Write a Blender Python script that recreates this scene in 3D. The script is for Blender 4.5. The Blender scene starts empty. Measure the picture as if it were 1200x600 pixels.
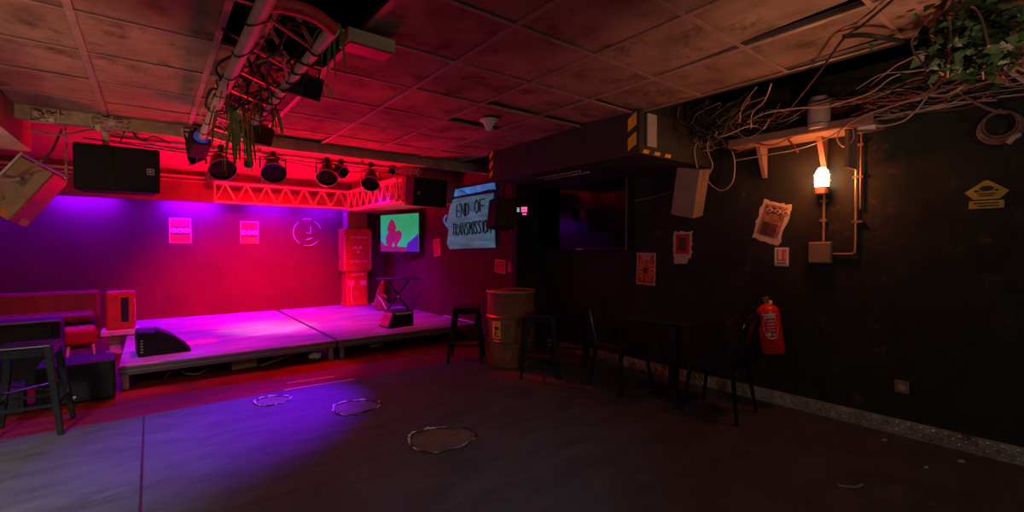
import bpy, math, random
import numpy as np
from mathutils import Matrix, Vector, Euler
random.seed(7)
S = bpy.context.scene
C = S.collection
PI = math.pi
R = math.radians
V = Vector

# ------------------------------------------------------------------ camera
F = 542.0; YAW = R(38.0); PITCH = R(-1.1); CH = 1.40
fw = V((math.sin(YAW)*math.cos(PITCH), math.cos(YAW)*math.cos(PITCH), math.sin(PITCH)))
rt = V((math.cos(YAW), -math.sin(YAW), 0)); up = rt.cross(fw)
CAM = V((0, 0, CH))
def ray(px, py): return fw + rt*((px-600)/F) + up*((300-py)/F)
def onz(px, py, z):
    d = ray(px, py); return CAM + d*((z-CH)/d.z)
def onx(px, py, x):
    d = ray(px, py); return CAM + d*(x/d.x)
def ony(px, py, y):
    d = ray(px, py); return CAM + d*(y/d.y)
cam = bpy.data.cameras.new('camera'); co = bpy.data.objects.new('camera', cam); C.objects.link(co)
cam.sensor_width = 36; cam.lens = F/1200*36; cam.clip_start = .02
co.location = CAM
co.rotation_euler = (PI/2+PITCH, 0, -YAW)
S.camera = co

# ------------------------------------------------------------------ materials
def mat(name, col, rough=.6, metal=0.0, var=.3, scale=6.0, bump=0.0, bscale=None, emis=0.0, spec=.5, dirt=None, dscale=2.0, coord='Object', stretch=None, dpos=(.52, .68)):
    m = bpy.data.materials.new(name); m.use_nodes = True
    nt = m.node_tree; N = nt.nodes; L = nt.links
    b = N['Principled BSDF']
    b.inputs['Roughness'].default_value = rough; b.inputs['Metallic'].default_value = metal
    b.inputs['Specular IOR Level'].default_value = spec
    tc = N.new('ShaderNodeTexCoord'); vec = tc.outputs[coord]
    if stretch:
        mp = N.new('ShaderNodeMapping'); mp.inputs['Scale'].default_value = stretch
        L.new(vec, mp.inputs['Vector']); vec = mp.outputs['Vector']
    no = N.new('ShaderNodeTexNoise'); no.inputs['Scale'].default_value = scale; no.inputs['Detail'].default_value = 6; no.inputs['Roughness'].default_value = .65
    L.new(vec, no.inputs['Vector'])
    cr = N.new('ShaderNodeValToRGB')
    cr.color_ramp.elements[0].position = .3; cr.color_ramp.elements[1].position = .7
    cr.color_ramp.elements[0].color = (*[max(0, c*(1-var)) for c in col], 1)
    cr.color_ramp.elements[1].color = (*[min(1, c*(1+var)) for c in col], 1)
    L.new(no.outputs['Fac'], cr.inputs['Fac'])
    out = cr.outputs['Color']
    if dirt:
        n2 = N.new('ShaderNodeTexNoise'); n2.inputs['Scale'].default_value = dscale; n2.inputs['Detail'].default_value = 8; n2.inputs['Roughness'].default_value = .7
        L.new(vec, n2.inputs['Vector'])
        r2 = N.new('ShaderNodeValToRGB'); r2.color_ramp.elements[0].position = dpos[0]; r2.color_ramp.elements[1].position = dpos[1]
        L.new(n2.outputs['Fac'], r2.inputs['Fac'])
        mx = N.new('ShaderNodeMix'); mx.data_type = 'RGBA'
        L.new(r2.outputs['Color'], mx.inputs['Factor']); L.new(out, mx.inputs[6]); mx.inputs[7].default_value = (*dirt, 1)
        out = mx.outputs[2]
    L.new(out, b.inputs['Base Color'])
    if emis:
        L.new(out, b.inputs['Emission Color']); b.inputs['Emission Strength'].default_value = emis
    if bump:
        nb = N.new('ShaderNodeTexNoise'); nb.inputs['Scale'].default_value = bscale or scale*4; nb.inputs['Detail'].default_value = 5
        L.new(vec, nb.inputs['Vector'])
        bp = N.new('ShaderNodeBump'); bp.inputs['Strength'].default_value = bump; bp.inputs['Distance'].default_value = .02
        L.new(nb.outputs['Fac'], bp.inputs['Height']); L.new(bp.outputs['Normal'], b.inputs['Normal'])
    return m
M = {}
def D(k, *a, **kw): M[k] = mat(k, *a, **kw)
D('floor_paint', (.062, .066, .082), rough=.72, spec=.2, var=.3, scale=2.2, bump=.2, bscale=30, dirt=(.085, .085, .09), dscale=3.5, stretch=(1, 2.6, 1))
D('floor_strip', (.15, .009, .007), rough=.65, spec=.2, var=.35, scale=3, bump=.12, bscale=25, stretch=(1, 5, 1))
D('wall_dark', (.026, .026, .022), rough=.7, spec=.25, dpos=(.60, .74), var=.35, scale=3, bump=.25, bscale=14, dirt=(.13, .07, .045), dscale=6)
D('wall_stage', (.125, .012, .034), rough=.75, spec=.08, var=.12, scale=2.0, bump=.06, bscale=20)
D('tile', (.31, .19, .13), rough=.9, spec=.1, var=.38, scale=3.0, bump=.25, bscale=26, dirt=(.10, .055, .04), dscale=3.6)
D('tbar', (.34, .21, .16), rough=.5, var=.25, scale=10)
D('void', (.02, .018, .016), rough=.9)
D('ceil_stage', (.30, .12, .08), rough=.7, var=.2, scale=3, bump=.1)
D('dusty', (.42, .31, .19), rough=.9, var=.35, scale=9, bump=.5, bscale=30)
D('foam', (.72, .58, .34), rough=.85, var=.2, scale=20, bump=.6, bscale=40)
D('soffit', (.26, .07, .055), rough=.6, var=.25, scale=4)
D('beam', (.035, .032, .03), rough=.55, var=.2, scale=5)
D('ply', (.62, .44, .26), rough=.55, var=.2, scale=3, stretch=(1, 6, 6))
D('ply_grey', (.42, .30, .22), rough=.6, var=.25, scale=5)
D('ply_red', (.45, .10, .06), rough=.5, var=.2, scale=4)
D('black', (.012, .012, .013), rough=.45, var=.3, scale=12)
D('black_rough', (.009, .009, .010), rough=.6, spec=.25, var=.3, scale=30, bump=.3, bscale=90)
D('black_metal', (.028, .028, .03), rough=.28, metal=.6, var=.25, scale=10)
D('grille', (.009, .009, .011), rough=.5, spec=.3, var=.5, scale=60)
D('badge', (.62, .63, .65), rough=.35, metal=.3, var=.1)
D('steel', (.55, .53, .52), rough=.32, metal=.85, var=.2, scale=12)
D('galv', (.46, .45, .42), rough=.42, metal=.35, var=.45, scale=14, dirt=(.17, .12, .07), dscale=5)
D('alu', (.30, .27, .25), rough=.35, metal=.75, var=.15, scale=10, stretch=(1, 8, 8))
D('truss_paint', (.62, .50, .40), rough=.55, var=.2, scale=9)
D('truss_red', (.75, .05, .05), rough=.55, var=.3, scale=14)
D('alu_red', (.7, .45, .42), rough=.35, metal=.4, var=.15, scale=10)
D('deck', (.30, .26, .28), rough=.42, var=.3, scale=2.6, bump=.1, bscale=20, dirt=(.55, .5, .52), dscale=1.6, stretch=(1, 4, 1))
D('rust_barrel', (.30, .13, .055), rough=.42, metal=.35, var=.4, scale=5, dirt=(.20, .055, .03), dscale=2.5)
D('yellow', (.85, .48, .03), rough=.5, var=.2, scale=20)
D('yellow_sign', (.62, .44, .06), rough=.5, var=.25, scale=10)
D('sign_black', (.03, .025, .015), rough=.6)
D('red_paint', (.78, .02, .015), rough=.28, var=.12, scale=5)
D('sofa_vinyl', (.20, .012, .014), rough=.4, var=.3, scale=5, bump=.1)
D('red_vinyl', (.45, .02, .02), rough=.4, var=.2, scale=5, bump=.1)
D('red_panel', (.50, .03, .015), rough=.45, var=.25, scale=8)
D('white', (.75, .73, .7), rough=.5, var=.08)
D('cream', (.78, .62, .45), rough=.6, var=.3, scale=12, bump=.3)
D('paper', (.62, .48, .36), rough=.8, var=.15, scale=12)
D('paper_red', (.60, .028, .018), rough=.7, var=.3, scale=18)
D('paper_dark', (.10, .035, .03), rough=.75, var=.7, scale=26)
D('paper_pink', (.75, .22, .25), rough=.7, var=.15, scale=10)
D('blue_print', (.10, .18, .42), rough=.6)
D('poster_mix', (.30, .14, .09), rough=.7, var=.9, scale=22, dirt=(.5, .10, .07), dscale=9)
D('orange', (.75, .26, .05), rough=.5, var=.2)
D('cable_black', (.018, .016, .016), rough=.5)
D('cable_brown', (.22, .13, .10), rough=.5, var=.2)
D('cable_pale', (.50, .38, .32), rough=.5, var=.2)
D('cable_red', (.32, .05, .04), rough=.5)
D('leaf', (.022, .06, .02), rough=.5, var=.5, scale=15)
D('leaf_long', (.15, .24, .06), rough=.5, var=.5, scale=12)
D('leaf_green', (.05, .36, .08), rough=.5, var=.3, scale=12)
D('stem', (.13, .09, .05), rough=.7)
D('plastic_grey', (.45, .40, .37), rough=.45, var=.1)
D('box_brown', (.28, .19, .12), rough=.5, var=.15)
D('wood', (.28, .16, .11), rough=.6, var=.25, scale=5, stretch=(8, 1, 1))
D('cardboard', (.36, .19, .09), rough=.8, var=.15)
D('copper', (.45, .24, .13), rough=.35, metal=.6)
D('tv_glass', (.006, .006, .009), rough=.12, var=.1, spec=.6)
D('lens', (.02, .02, .035), rough=.08, spec=.8, var=.2)
D('lens_blue', (.05, .10, .6), rough=.15, var=.2, emis=.25)
D('worn', (.11, .09, .075), rough=.8, var=.35, scale=9, bump=.4)
D('flake', (.6, .54, .48), rough=.7, var=.4, scale=20)
D('screen_green', (.003, .30, .11), rough=.4, var=.2, scale=2, emis=.95)
D('screen_purple', (.045, .01, .22), rough=.4, var=.2, scale=2, emis=.75)
D('screen_maroon', (.17, .008, .05), rough=.4, var=.2, scale=4, emis=.8)
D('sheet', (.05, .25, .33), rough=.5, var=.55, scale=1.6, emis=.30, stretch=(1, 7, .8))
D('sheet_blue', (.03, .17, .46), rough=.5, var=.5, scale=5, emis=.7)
D('ink', (.008, .01, .014), rough=.6)
D('chalk', (.55, .5, .6), rough=.8)
D('bulb', (1, .66, .34), rough=.3, var=.02, emis=14)
D('led_pink', (.9, .12, .35), rough=.3, emis=1.2, var=.3, scale=30)
D('led_cyan', (.3, .7, .8), rough=.3, emis=1.0)
D('debris', (.3, .26, .22), rough=.8)

# ------------------------------------------------------------------ mesh builder
class MB:
    def __init__(s): s.v = []; s.f = []; s.mi = []; s.cur = 0
    def add(s, vs, fs, T=None):
        o = len(s.v)
        for p in vs:
            p = V(p)
            s.v.append(T @ p if T is not None else p)
        for f in fs:
            s.f.append(tuple(o+i for i in f)); s.mi.append(s.cur)
        return s
    def m(s, i): s.cur = i; return s
    def box(s, c, d, T=None):
        x, y, z = c; a, b, e = d[0]/2, d[1]/2, d[2]/2
        vs = [(x+i*a, y+j*b, z+k*e) for i in (-1, 1) for j in (-1, 1) for k in (-1, 1)]
        return s.add(vs, [(0, 1, 3, 2), (4, 6, 7, 5), (0, 4, 5, 1), (2, 3, 7, 6), (0, 2, 6, 4), (1, 5, 7, 3)], T)
    def hexa(s, p, T=None):   # p: 8 points bottom 4 (ccw) top 4
        return s.add(p, [(3, 2, 1, 0), (4, 5, 6, 7), (0, 1, 5, 4), (1, 2, 6, 5), (2, 3, 7, 6), (3, 0, 4, 7)], T)
    def cyl(s, p0, p1, r0, r1=None, n=12, T=None, caps=True):
        p0 = V(p0); p1 = V(p1); r1 = r0 if r1 is None else r1
        d = (p1-p0).normalized(); a = d.orthogonal().normalized(); b = d.cross(a)
        vs = []
        for p, r in ((p0, r0), (p1, r1)):
            for i in range(n):
                t = 2*PI*i/n; vs.append(p+(a*math.cos(t)+b*math.sin(t))*r)
        fs = [(i, (i+1) % n, n+(i+1) % n, n+i) for i in range(n)]
        if caps: fs += [tuple(reversed(range(n))), tuple(range(n, 2*n))]
        return s.add(vs, fs, T)
    def tube(s, pts, r, n=6, T=None, closed=False):
        P = [V(p) for p in pts]; k = len(P)
        vs = []; a = None
        for i in range(k):
            if closed: d = P[(i+1) % k]-P[(i-1) % k]
            else: d = P[min(i+1, k-1)]-P[max(i-1, 0)]
            if d.length < 1e-9: d = V((0, 0, 1))
            d.normalize()
            if a is None: a = d.orthogonal().normalized()
            else:
                a = a-d*a.dot(d)
                a = a.normalized() if a.length > 1e-6 else d.orthogonal().normalized()
            b = d.cross(a)
            rr = r[i] if isinstance(r, (list, tuple)) else r
            for j in range(n):
                t = 2*PI*j/n; vs.append(P[i]+(a*math.cos(t)+b*math.sin(t))*rr)
        fs = []
        for i in range(k if closed else k-1):
            i2 = (i+1) % k
            for j in range(n):
                fs.append((i*n+j, i*n+(j+1) % n, i2*n+(j+1) % n, i2*n+j))
        if not closed: fs += [tuple(reversed(range(n))), tuple(range((k-1)*n, k*n))]
        return s.add(vs, fs, T)
    def lathe(s, prof, n=24, T=None):
        vs = []; k = len(prof)
        for r, z in prof:
            for i in range(n):
                t = 2*PI*i/n; vs.append((r*math.cos(t), r*math.sin(t), z))
        fs = [(j*n+i, j*n+(i+1) % n, (j+1)*n+(i+1) % n, (j+1)*n+i) for j in range(k-1) for i in range(n)]
        if prof[0][0] > 1e-4: fs.append(tuple(reversed(range(n))))
        if prof[-1][0] > 1e-4: fs.append(tuple(range((k-1)*n, k*n)))
        return s.add(vs, fs, T)
    def prism(s, poly, z0, z1, T=None):
        n = len(poly)
        vs = [(x, y, z0) for x, y in poly]+[(x, y, z1) for x, y in poly]
        fs = [tuple(reversed(range(n))), tuple(range(n, 2*n))]+[(i, (i+1) % n, n+(i+1) % n, n+i) for i in range(n)]
        return s.add(vs, fs, T)
    def blob(s, c, r, n=10, jit=.25, sc=(1, 1, 1)):
        vs = []; fs = []; k = n//2
        for j in range(k+1):
            ph = PI*j/k
            for i in range(n):
                t = 2*PI*i/n; rr = r*(1+random.uniform(-jit, jit)*(0 if j in (0, k) else 1))
                vs.append((c[0]+rr*math.sin(ph)*math.cos(t)*sc[0], c[1]+rr*math.sin(ph)*math.sin(t)*sc[1], c[2]+rr*math.cos(ph)*sc[2]))
        for j in range(k):
            for i in range(n): fs.append((j*n+i, (j+1)*n+i, (j+1)*n+(i+1) % n, j*n+(i+1) % n))
        return s.add(vs, fs)
    def build(s, name, mats, parent=None, smooth=False, bevel=0.0, seg=2):
        me = bpy.data.meshes.new(name); me.from_pydata([tuple(p) for p in s.v], [], s.f)
        if not isinstance(mats, (list, tuple)): mats = [mats]
        for mm in mats: me.materials.append(M[mm] if isinstance(mm, str) else mm)
        for p, i in zip(me.polygons, s.mi): p.material_index = i; p.use_smooth = smooth
        me.validate(); me.update()
        if smooth:
            try: me.set_sharp_from_angle(angle=R(40))
            except Exception: pass
        o = bpy.data.objects.new(name, me); C.objects.link(o)
        if parent: o.parent = parent
        if bevel:
            b = o.modifiers.new('bevel', 'BEVEL'); b.width = bevel; b.segments = seg; b.limit_method = 'ANGLE'
        return o
def tag(o, label, cat, group=None, kind=None):
    o['label'] = label; o['category'] = cat
    if group: o['group'] = group
    if kind: o['kind'] = kind
    return o
def struct(o): o['kind'] = 'structure'; return o
def thing(name, label, cat, loc=(0, 0, 0), rot=(0, 0, 0), group=None):
    o = bpy.data.objects.new(name, None); C.objects.link(o)
    o.empty_display_size = .1
    o.location = loc; o.rotation_euler = rot if isinstance(rot, (tuple, list, Euler)) else (0, 0, rot)
    return tag(o, label, cat, group)
def dup(root, loc, rot, label, group=None):
    r = root.copy(); C.objects.link(r); r.location = loc
    r.rotation_euler = rot if isinstance(rot, (tuple, list)) else (0, 0, rot)
    r['label'] = label
    if group: r['group'] = group
    for ch in list(root.children):
        c = ch.copy(); C.objects.link(c); c.parent = r
        for g in list(ch.children):
            d = g.copy(); C.objects.link(d); d.parent = c
    return r
def smoothpath(pts, sub=6):
    P = [V(p) for p in pts]; out = []
    for i in range(len(P)-1):
        p0 = P[max(i-1, 0)]; p1 = P[i]; p2 = P[i+1]; p3 = P[min(i+2, len(P)-1)]
        for k in range(sub):
            t = k/sub
            out.append(.5*((2*p1)+(p2-p0)*t+(2*p0-5*p1+4*p2-p3)*t*t+(3*p1-p0-3*p2+p3)*t**3))
    out.append(P[-1]); return out
def textmesh(txt, size, extr=.001):
    cu = bpy.data.curves.new('tmp', 'FONT'); cu.body = txt; cu.size = size; cu.extrude = extr; cu.align_x = 'CENTER'; cu.align_y = 'CENTER'
    cu.resolution_u = 3
    o = bpy.data.objects.new('tmp', cu); C.objects.link(o)
    bpy.context.view_layer.update()
    me = bpy.data.meshes.new_from_object(o.evaluated_get(bpy.context.evaluated_depsgraph_get()))
    vs = [v.co.copy() for v in me.vertices]; fs = [tuple(p.vertices) for p in me.polygons]
    bpy.data.objects.remove(o); bpy.data.curves.remove(cu); bpy.data.meshes.remove(me)
    return vs, fs
# frame whose local x runs along a wall (as read by the viewer), y is up, z comes out of the wall
def face_right(y, z, x):      # on a wall with normal -X: reading direction is -Y
    return Matrix(((0, 0, -1, x), (-1, 0, 0, y), (0, 1, 0, z), (0, 0, 0, 1)))
def face_back(x, z, y):       # on a wall with normal -Y: reading direction +X
    return Matrix(((1, 0, 0, x), (0, 0, -1, y), (0, 1, 0, z), (0, 0, 0, 1)))
def place(o, T): o.matrix_world = T; return o

H = 2.543
XW = 4.39; XS = 3.87; YB = 9.4; YJ = 4.85
XC = 3.304; YE = 5.40
# ------------------------------------------------------------------ setting
fl = MB()
fl.add([(-4, -3, 0), (XW+.1, -3, 0), (XW+.1, 4.9, 0), (-4, 4.9, 0)], [(0, 1, 2, 3)])
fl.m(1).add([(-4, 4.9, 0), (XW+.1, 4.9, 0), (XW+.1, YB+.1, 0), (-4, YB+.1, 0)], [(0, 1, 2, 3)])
fl.m(0).box((0, 3, -.06), (8.6, 12.6, .1))
struct(fl.build('floor', ['floor_paint', 'floor_strip']))
# joint in the concrete floor
j = MB(); j.box((-.06, 1.5, .001), (.012, 6.8, .002)); struct(j.build('trim_1', 'black'))
def wall(name, c, d, m): b = MB(); b.box(c, d); return struct(b.build(name, m))
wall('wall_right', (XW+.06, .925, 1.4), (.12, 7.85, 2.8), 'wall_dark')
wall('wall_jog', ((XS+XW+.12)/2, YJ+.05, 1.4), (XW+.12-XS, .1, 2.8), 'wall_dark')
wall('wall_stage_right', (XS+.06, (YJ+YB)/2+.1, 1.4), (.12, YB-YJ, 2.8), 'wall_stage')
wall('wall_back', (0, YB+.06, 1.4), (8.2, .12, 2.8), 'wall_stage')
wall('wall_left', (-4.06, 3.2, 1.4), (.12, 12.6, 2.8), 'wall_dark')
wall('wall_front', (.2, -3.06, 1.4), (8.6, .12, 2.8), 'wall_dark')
# main ceiling: lay-in panels, some tilted, two missing
ce = MB()
xs = [.6*(i-.494) for i in range(-6, 7)]; ys = [.6*(k+.1638) for k in range(-6, 9)]+[YE]
missing = {(1, 4), (1, 3)}
tilt = {(6-1, 1): (0, 0, -.035, -.01), (5, 0): (0, 0, -.05, -.05)}
for a in range(len(xs)-1):
    for b in range(len(ys)-1):
        i = a-6; k = b-6
        if (i, k) in missing: continue
        x0, x1, y0, y1 = xs[a]+.006, xs[a+1]-.006, ys[b]+.006, ys[b+1]-.006
        z = [H+.010+random.uniform(-.004, .004) for _ in range(4)]
        if random.random() < .25:
            e = random.choice((0, 1)); dz = random.uniform(.012, .03)
            for q in ((0, 1) if e else (2, 3)): z[q] += dz
        if (i, k) in ((4, 1), (5, 1)): x1 -= .07; z[0] -= .012; z[1] += .02
        ce.hexa([(x0, y0, z[0]), (x1, y0, z[1]), (x1, y1, z[2]), (x0, y1, z[3])]+[(x0, y0, z[0]+.015), (x1, y0, z[1]+.015), (x1, y1, z[2]+.015), (x0, y1, z[3]+.015)])
struct(ce.build('ceiling', 'tile'))
g = MB()
for a, x in enumerate(xs):
    w = .034
    g.box((x, (YE-3.5)/2+.2, H+.003), (w, YE+3.5-.4, .006)); g.box((x, (YE-3.5)/2+.2, H+.022), (.006, YE+3.5-.4, .04))
for y in ys[:-1]:
    for a in range(len(xs)-1):
        g.box(((xs[a]+xs[a+1])/2, y+random.uniform(-.006, .006), H+.004), (.568, .022, .006))
struct(g.build('trim_2', 'tbar'))
wall('ceiling_upper', (.2, 1.2, 3.0), (8.6, 8.7, .1), 'void')
wall('ceiling_stage', (0, (YE+YB)/2+.05, 2.65), (8.3, YB-YE+.1, .1), 'ceil_stage')
wall('trim_3', (XC+.02, .9, 2.72), (.03, 8.9, .36), 'void')      # upstand where the panels stop beside the cable run
wall('trim_4', (-.1, YE+.05, 2.505), (7.9, .10, .12), 'dusty')    # dusty timber at the end of the panels
wall('trim_5', (-.1, YE+.13, 2.62), (7.9, .06, .16), 'soffit')
# boxed beam along the right with hazard corners
bm = MB(); bm.box(((3.25+XW)/2, (2.42+4.62)/2, (2.19+2.80)/2), (XW-3.25, 2.2, .61))
bo = struct(bm.build('trim_6', 'beam'))
hz = MB()
for (yy, nrm) in ((2.42, 0), (4.62, 1)):
    sgn = -1 if nrm == 0 else 1
    n_, hh, ww = (2, .105, .085) if nrm == 0 else (3, .06, .07)
    for q in range(n_):
        z0 = 2.225+q*(.165 if nrm == 0 else .115)
        yb_ = yy+.03 if nrm == 0 else yy-.09
        hz.prism([(0, 0), (ww, .05), (ww, .05+hh), (0, hh)], 0, .004, Matrix(((0, 0, -1, 3.249), (-1, 0, 0, yb_+ww), (0, 1, 0, z0), (0, 0, 0, 1))))
for q in range(3):   # stripes along the bottom edge of the near face
    x0 = 3.29+q*.16
    hz.prism([(0, 0), (.08, 0), (.10, .03), (.02, .03)], 0, .004, Matrix(((1, 0, 0, x0), (0, 0, -1, 2.419), (0, 1, 0, 2.20), (0, 0, 0, 1))))
hz.build('hazard_stripe', 'yellow', bo)
vg = MB()
for row in range(2):
    for q in range(13): vg.box((3.50+row*.13, 3.35+q*.055, 2.186), (.03, .02, .01))
vg.build('vent_dots', 'cable_pale', bo)
pl = MB(); pl.box((3.40, 2.405, 2.40), (.13, .02, .28)); pl.build('cover_plate', 'plastic_grey', bo, bevel=.006)
# soffits above the stage
wall('trim_7', (-.5, 8.98, 2.36), (7.0, .26, .46), 'soffit')
wall('trim_8', ((3.02+XS)/2, 7.9, 2.34), (XS-3.02, 3.0, .5), 'soffit')
lg = MB(); lg.box((-.6, 8.83, 2.50), (2.6, .05, .03)); lg.box((-.6, 8.835, 2.44), (2.6, .03, .012)); struct(lg.build('trim_9', 'alu_red'))
# diamond plate skirting on the right wall
bb = MB(); bb.box((XW-.006, .9, .058), (.012, 7.8, .116))
y = -3.0
row = 0
while y < 4.75:
    for q, zz in enumerate((.03, .058, .086)):
        sg = 1 if (row+q) % 2 else -1
        T = Matrix.Translation((XW-.0135, y, zz)) @ Matrix.Rotation(sg*R(45), 4, 'X')
        bb.hexa([(0, -.02, -.005), (0, .02, -.005), (0, .02, .005), (0, -.02, .005), (-.006, -.01, -.002), (-.006, .01, -.002), (-.006, .01, .002), (-.006, -.01, .002)], T)
    y += .034; row += 1
struct(bb.build('baseboard_right', 'galv'))
st = MB(); st.cyl((3.86, .33, 2.40), (3.86, .33, 2.9), .022, n=12); st.cyl((3.93, .30, 2.40), (3.93, .30, 2.9), .014, n=10)
struct(st.build('trim_10', 'copper', smooth=True))

# ------------------------------------------------------------------ stage decks
def deck(x0, x1, y0, y1, label, edge):
    t = thing('stage_deck', label, 'stage', ((x0+x1)/2, (y0+y1)/2, 0), 0, 'stage decks')
    w, d = x1-x0, y1-y0
    b = MB(); b.box((0, 0, .232), (w-.012, d-.012, .02)); b.build('deck_board', 'deck', t)
    f = MB()
    for sy in (-1, 1):
        f.box((0, sy*(d/2-.015), .19), (w, .03, .085)); f.box((0, sy*(d/2-.004), .226), (w, .008, .012)); f.box((0, sy*(d/2-.004), .152), (w, .008, .012))
        
    for sx in (-1, 1): f.box((sx*(w/2-.015), 0, .19), (.03, d-.06, .085))
    f.build('deck_frame', 'alu', t, bevel=.003)
    gr = MB(); gr.box((0, -(d/2+.0005), .208), (w-.002, .003, .007)); gr.box((0, -(d/2+.0005), .168), (w-.002, .003, .007)); gr.build('edge_groove', 'black', t)
    for sx in (-1, 1):
        for sy in (-1, 1):
            l = MB(); l.box((sx*(w/2-.05), sy*(d/2-.05), .076), (.055, .055, .152)); l.build('leg', 'alu', t, bevel=.004)
    return t
deck(-.26, 1.80, 5.86, 7.58, 'front left stage deck with dark wedge speaker on it', 1)
deck(1.835, XS-.005, 5.86, 7.58, 'front right stage deck carrying the small speaker cab by the edge', 1)
deck(-.26, 1.80, 7.59, YB-.01, 'rear left stage deck against the red lit back wall', 0)
deck(1.835, XS-.005, 7.59, YB-.01, 'rear right stage deck under the keyboard stand', 0)
# things pushed under the stage
p = ony(268, 436, 6.15)
b = MB(); b.box((0, 0, .075), (.26, .2, .15)); o = b.build('cardboard_box', 'cardboard', bevel=.004); o.location = (.83, 6.2, 0); o.rotation_euler.z = .15
tag(o, 'brown cardboard box pushed under the left stage deck', 'box')
b = MB(); b.box((0, 0, 0), (.62, .05, .02)); o = b.build('plank', 'wood', bevel=.003); o.location = (1.3, 6.12, .072); o.rotation_euler = (0, R(-12), .1)
tag(o, 'wooden plank leaning under the left stage deck', 'plank')
b = MB(); b.blob((0, 0, .045), .06, 12, .35, (1.2, .8, .75)); o = b.build('plastic_bag', 'white', smooth=True); o.location = (1.60, 6.05, 0)
tag(o, 'crumpled white plastic bag lying under stage edge', 'bag')
b = MB(); b.tube(smoothpath([(0, 0, .02), (.1, .02, .09), (.2, -.02, .03), (.32, .02, .012), (.4, -.03, .07)]), .008); o = b.build('cable', 'cable_brown', smooth=True); o.location = (.1, 6.1, 0)
tag(o, 'thin cable curling on floor under the left stage deck', 'cable')
b = MB(); b.blob((0, 0, .06), .075, 12, .3, (1.5, .8, .75)); o = b.build('cloth_bundle', 'box_brown', smooth=True); o.location = (2.45, 6.2, 0)
tag(o, 'dark brown bundle lying under the right stage deck', 'bundle')

# ------------------------------------------------------------------ speakers
def badge(parent, x, z, y, s=.04):
    b = MB(); T = face_back(x, z, y)
    for (cx, cy, w, h) in ((0, s/2, s, .005), (0, -s/2, s, .005), (-s/2, 0, .005, s), (s/2, 0, .005, s)): b.box((cx, cy, .002), (w, h, .004), T)
    for k in range(3): b.box((-s*.12, s*.22-k*s*.22, .002), (s*.35, .005, .004), T)
    b.tube([T @ V((s*.02, s*.3, .003)), T @ V((s*.16, -s*.3, .003)), T @ V((s*.32, s*.3, .003))], .003, 5)
    b.build('badge', 'badge', parent)
t = thing('hanging_speaker', 'wide black loudspeaker hung on a pole at the left stage edge', 'speaker', (-.23, 5.82, 1.92), (0, 0, R(1)))
b = MB(); b.prism([(-.31, -.17), (.31, -.17), (.27, .17), (-.27, .17)], 0, .42); b.build('cabinet', 'black_rough', t, bevel=.015)
b = MB()
prof = [(-.295, -.178), (-.29, -.184), (-.06, -.172), (-.045, -.178), (-.03, -.190), (.29, -.186), (.295, -.178)]
vs = []; 
for (x, yy) in prof: vs += [(x, yy, .02), (x, yy, .40)]
b.add(vs, [(2*i, 2*i+2, 2*i+3, 2*i+1) for i in range(len(prof)-1)]); b.build('grille', 'grille', t)
badge(t, .235, .20, -.187, .05)
b = MB(); b.cyl((-.09, 0, .42), (-.09, 0, .66), .028, .034, 14); b.box((-.09, 0, .425), (.12, .12, .015)); b.build('pole_mount', 'cream', t, smooth=True)
def chain(p0, p1, name, label):
    b = MB(); p0 = V(p0); p1 = V(p1); L = (p1-p0).length; n = max(2, int(L/.035)); d = (p1-p0)/n
    for k in range(n):
        c = p0+d*(k+.5); a = V((1, 0, 0)) if k % 2 else V((0, 1, 0)); u = d.normalized()
        b.tube([c+a*.011*math.cos(q)+u*.024*math.sin(q) for q in [2*PI*w/8 for w in range(8)]], .0038, 5, closed=True)
    o = b.build(name, 'steel', smooth=True); tag(o, label, 'chain'); return o
chain((-.585, 5.72, 2.605), (-.585, 5.72, 1.98), 'chain', 'steel chain hanging beside the wide black speaker at left')
# right hung speaker
c = ony(504, 225, 5.62)
t = thing('hanging_speaker', 'black loudspeaker hooked to ceiling between the green screen and hand-lettered sheet', 'speaker', (c.x, 5.62, c.z-.2), (R(6), 0, R(6)))
b = MB(); b.prism([(-.27, 0), (.27, 0), (.22, .3), (-.22, .3)], 0, .38); b.build('cabinet', 'black_rough', t, bevel=.012)
b = MB(); b.box((0, -.006, .19), (.5, .012, .34)); b.build('grille', 'grille', t, bevel=.004)
badge(t, -.2, .17, -.013, .035)
b = MB(); b.tube([(-.14, .12, .38), (-.14, .12, .43)], .008); b.tube([(-.14+.03*math.cos(q), .12, .46+.03*math.sin(q)) for q in [2*PI*w/10 for w in range(10)]], .007, 6, closed=True); b.build('hook', 'plastic_grey', t, smooth=True)
b = MB(); b.tube([(-.14, .12, .49), (-.14, .12, 2.6-c.z+.2)], .006); b.build('hanger_cable', 'steel', t)
chain((2.83, 5.9, 2.605), (2.83, 5.9, 2.06), 'chain', 'steel chain hanging between red side truss and right black speaker')
# centre speaker below the beam end
t = thing('hanging_speaker', 'dark tilted loudspeaker hung in front of the lettered sheet', 'speaker', onx(588, 251, 3.38)[:], (R(-6), R(8), R(-14)))
b = MB(); b.box((0, 0, 0), (.26, .29, .36)); b.build('cabinet', 'black_rough', t, bevel=.012)
b = MB(); b.box((0, -.149, 0), (.23, .01, .33)); b.build('grille', 'grille', t)
b = MB(); b.box((0, .0, .25), (.03, .03, .2)); b.box((0, 0, .19), (.1, .12, .015)); b.build('bracket', 'black_metal', t)
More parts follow.
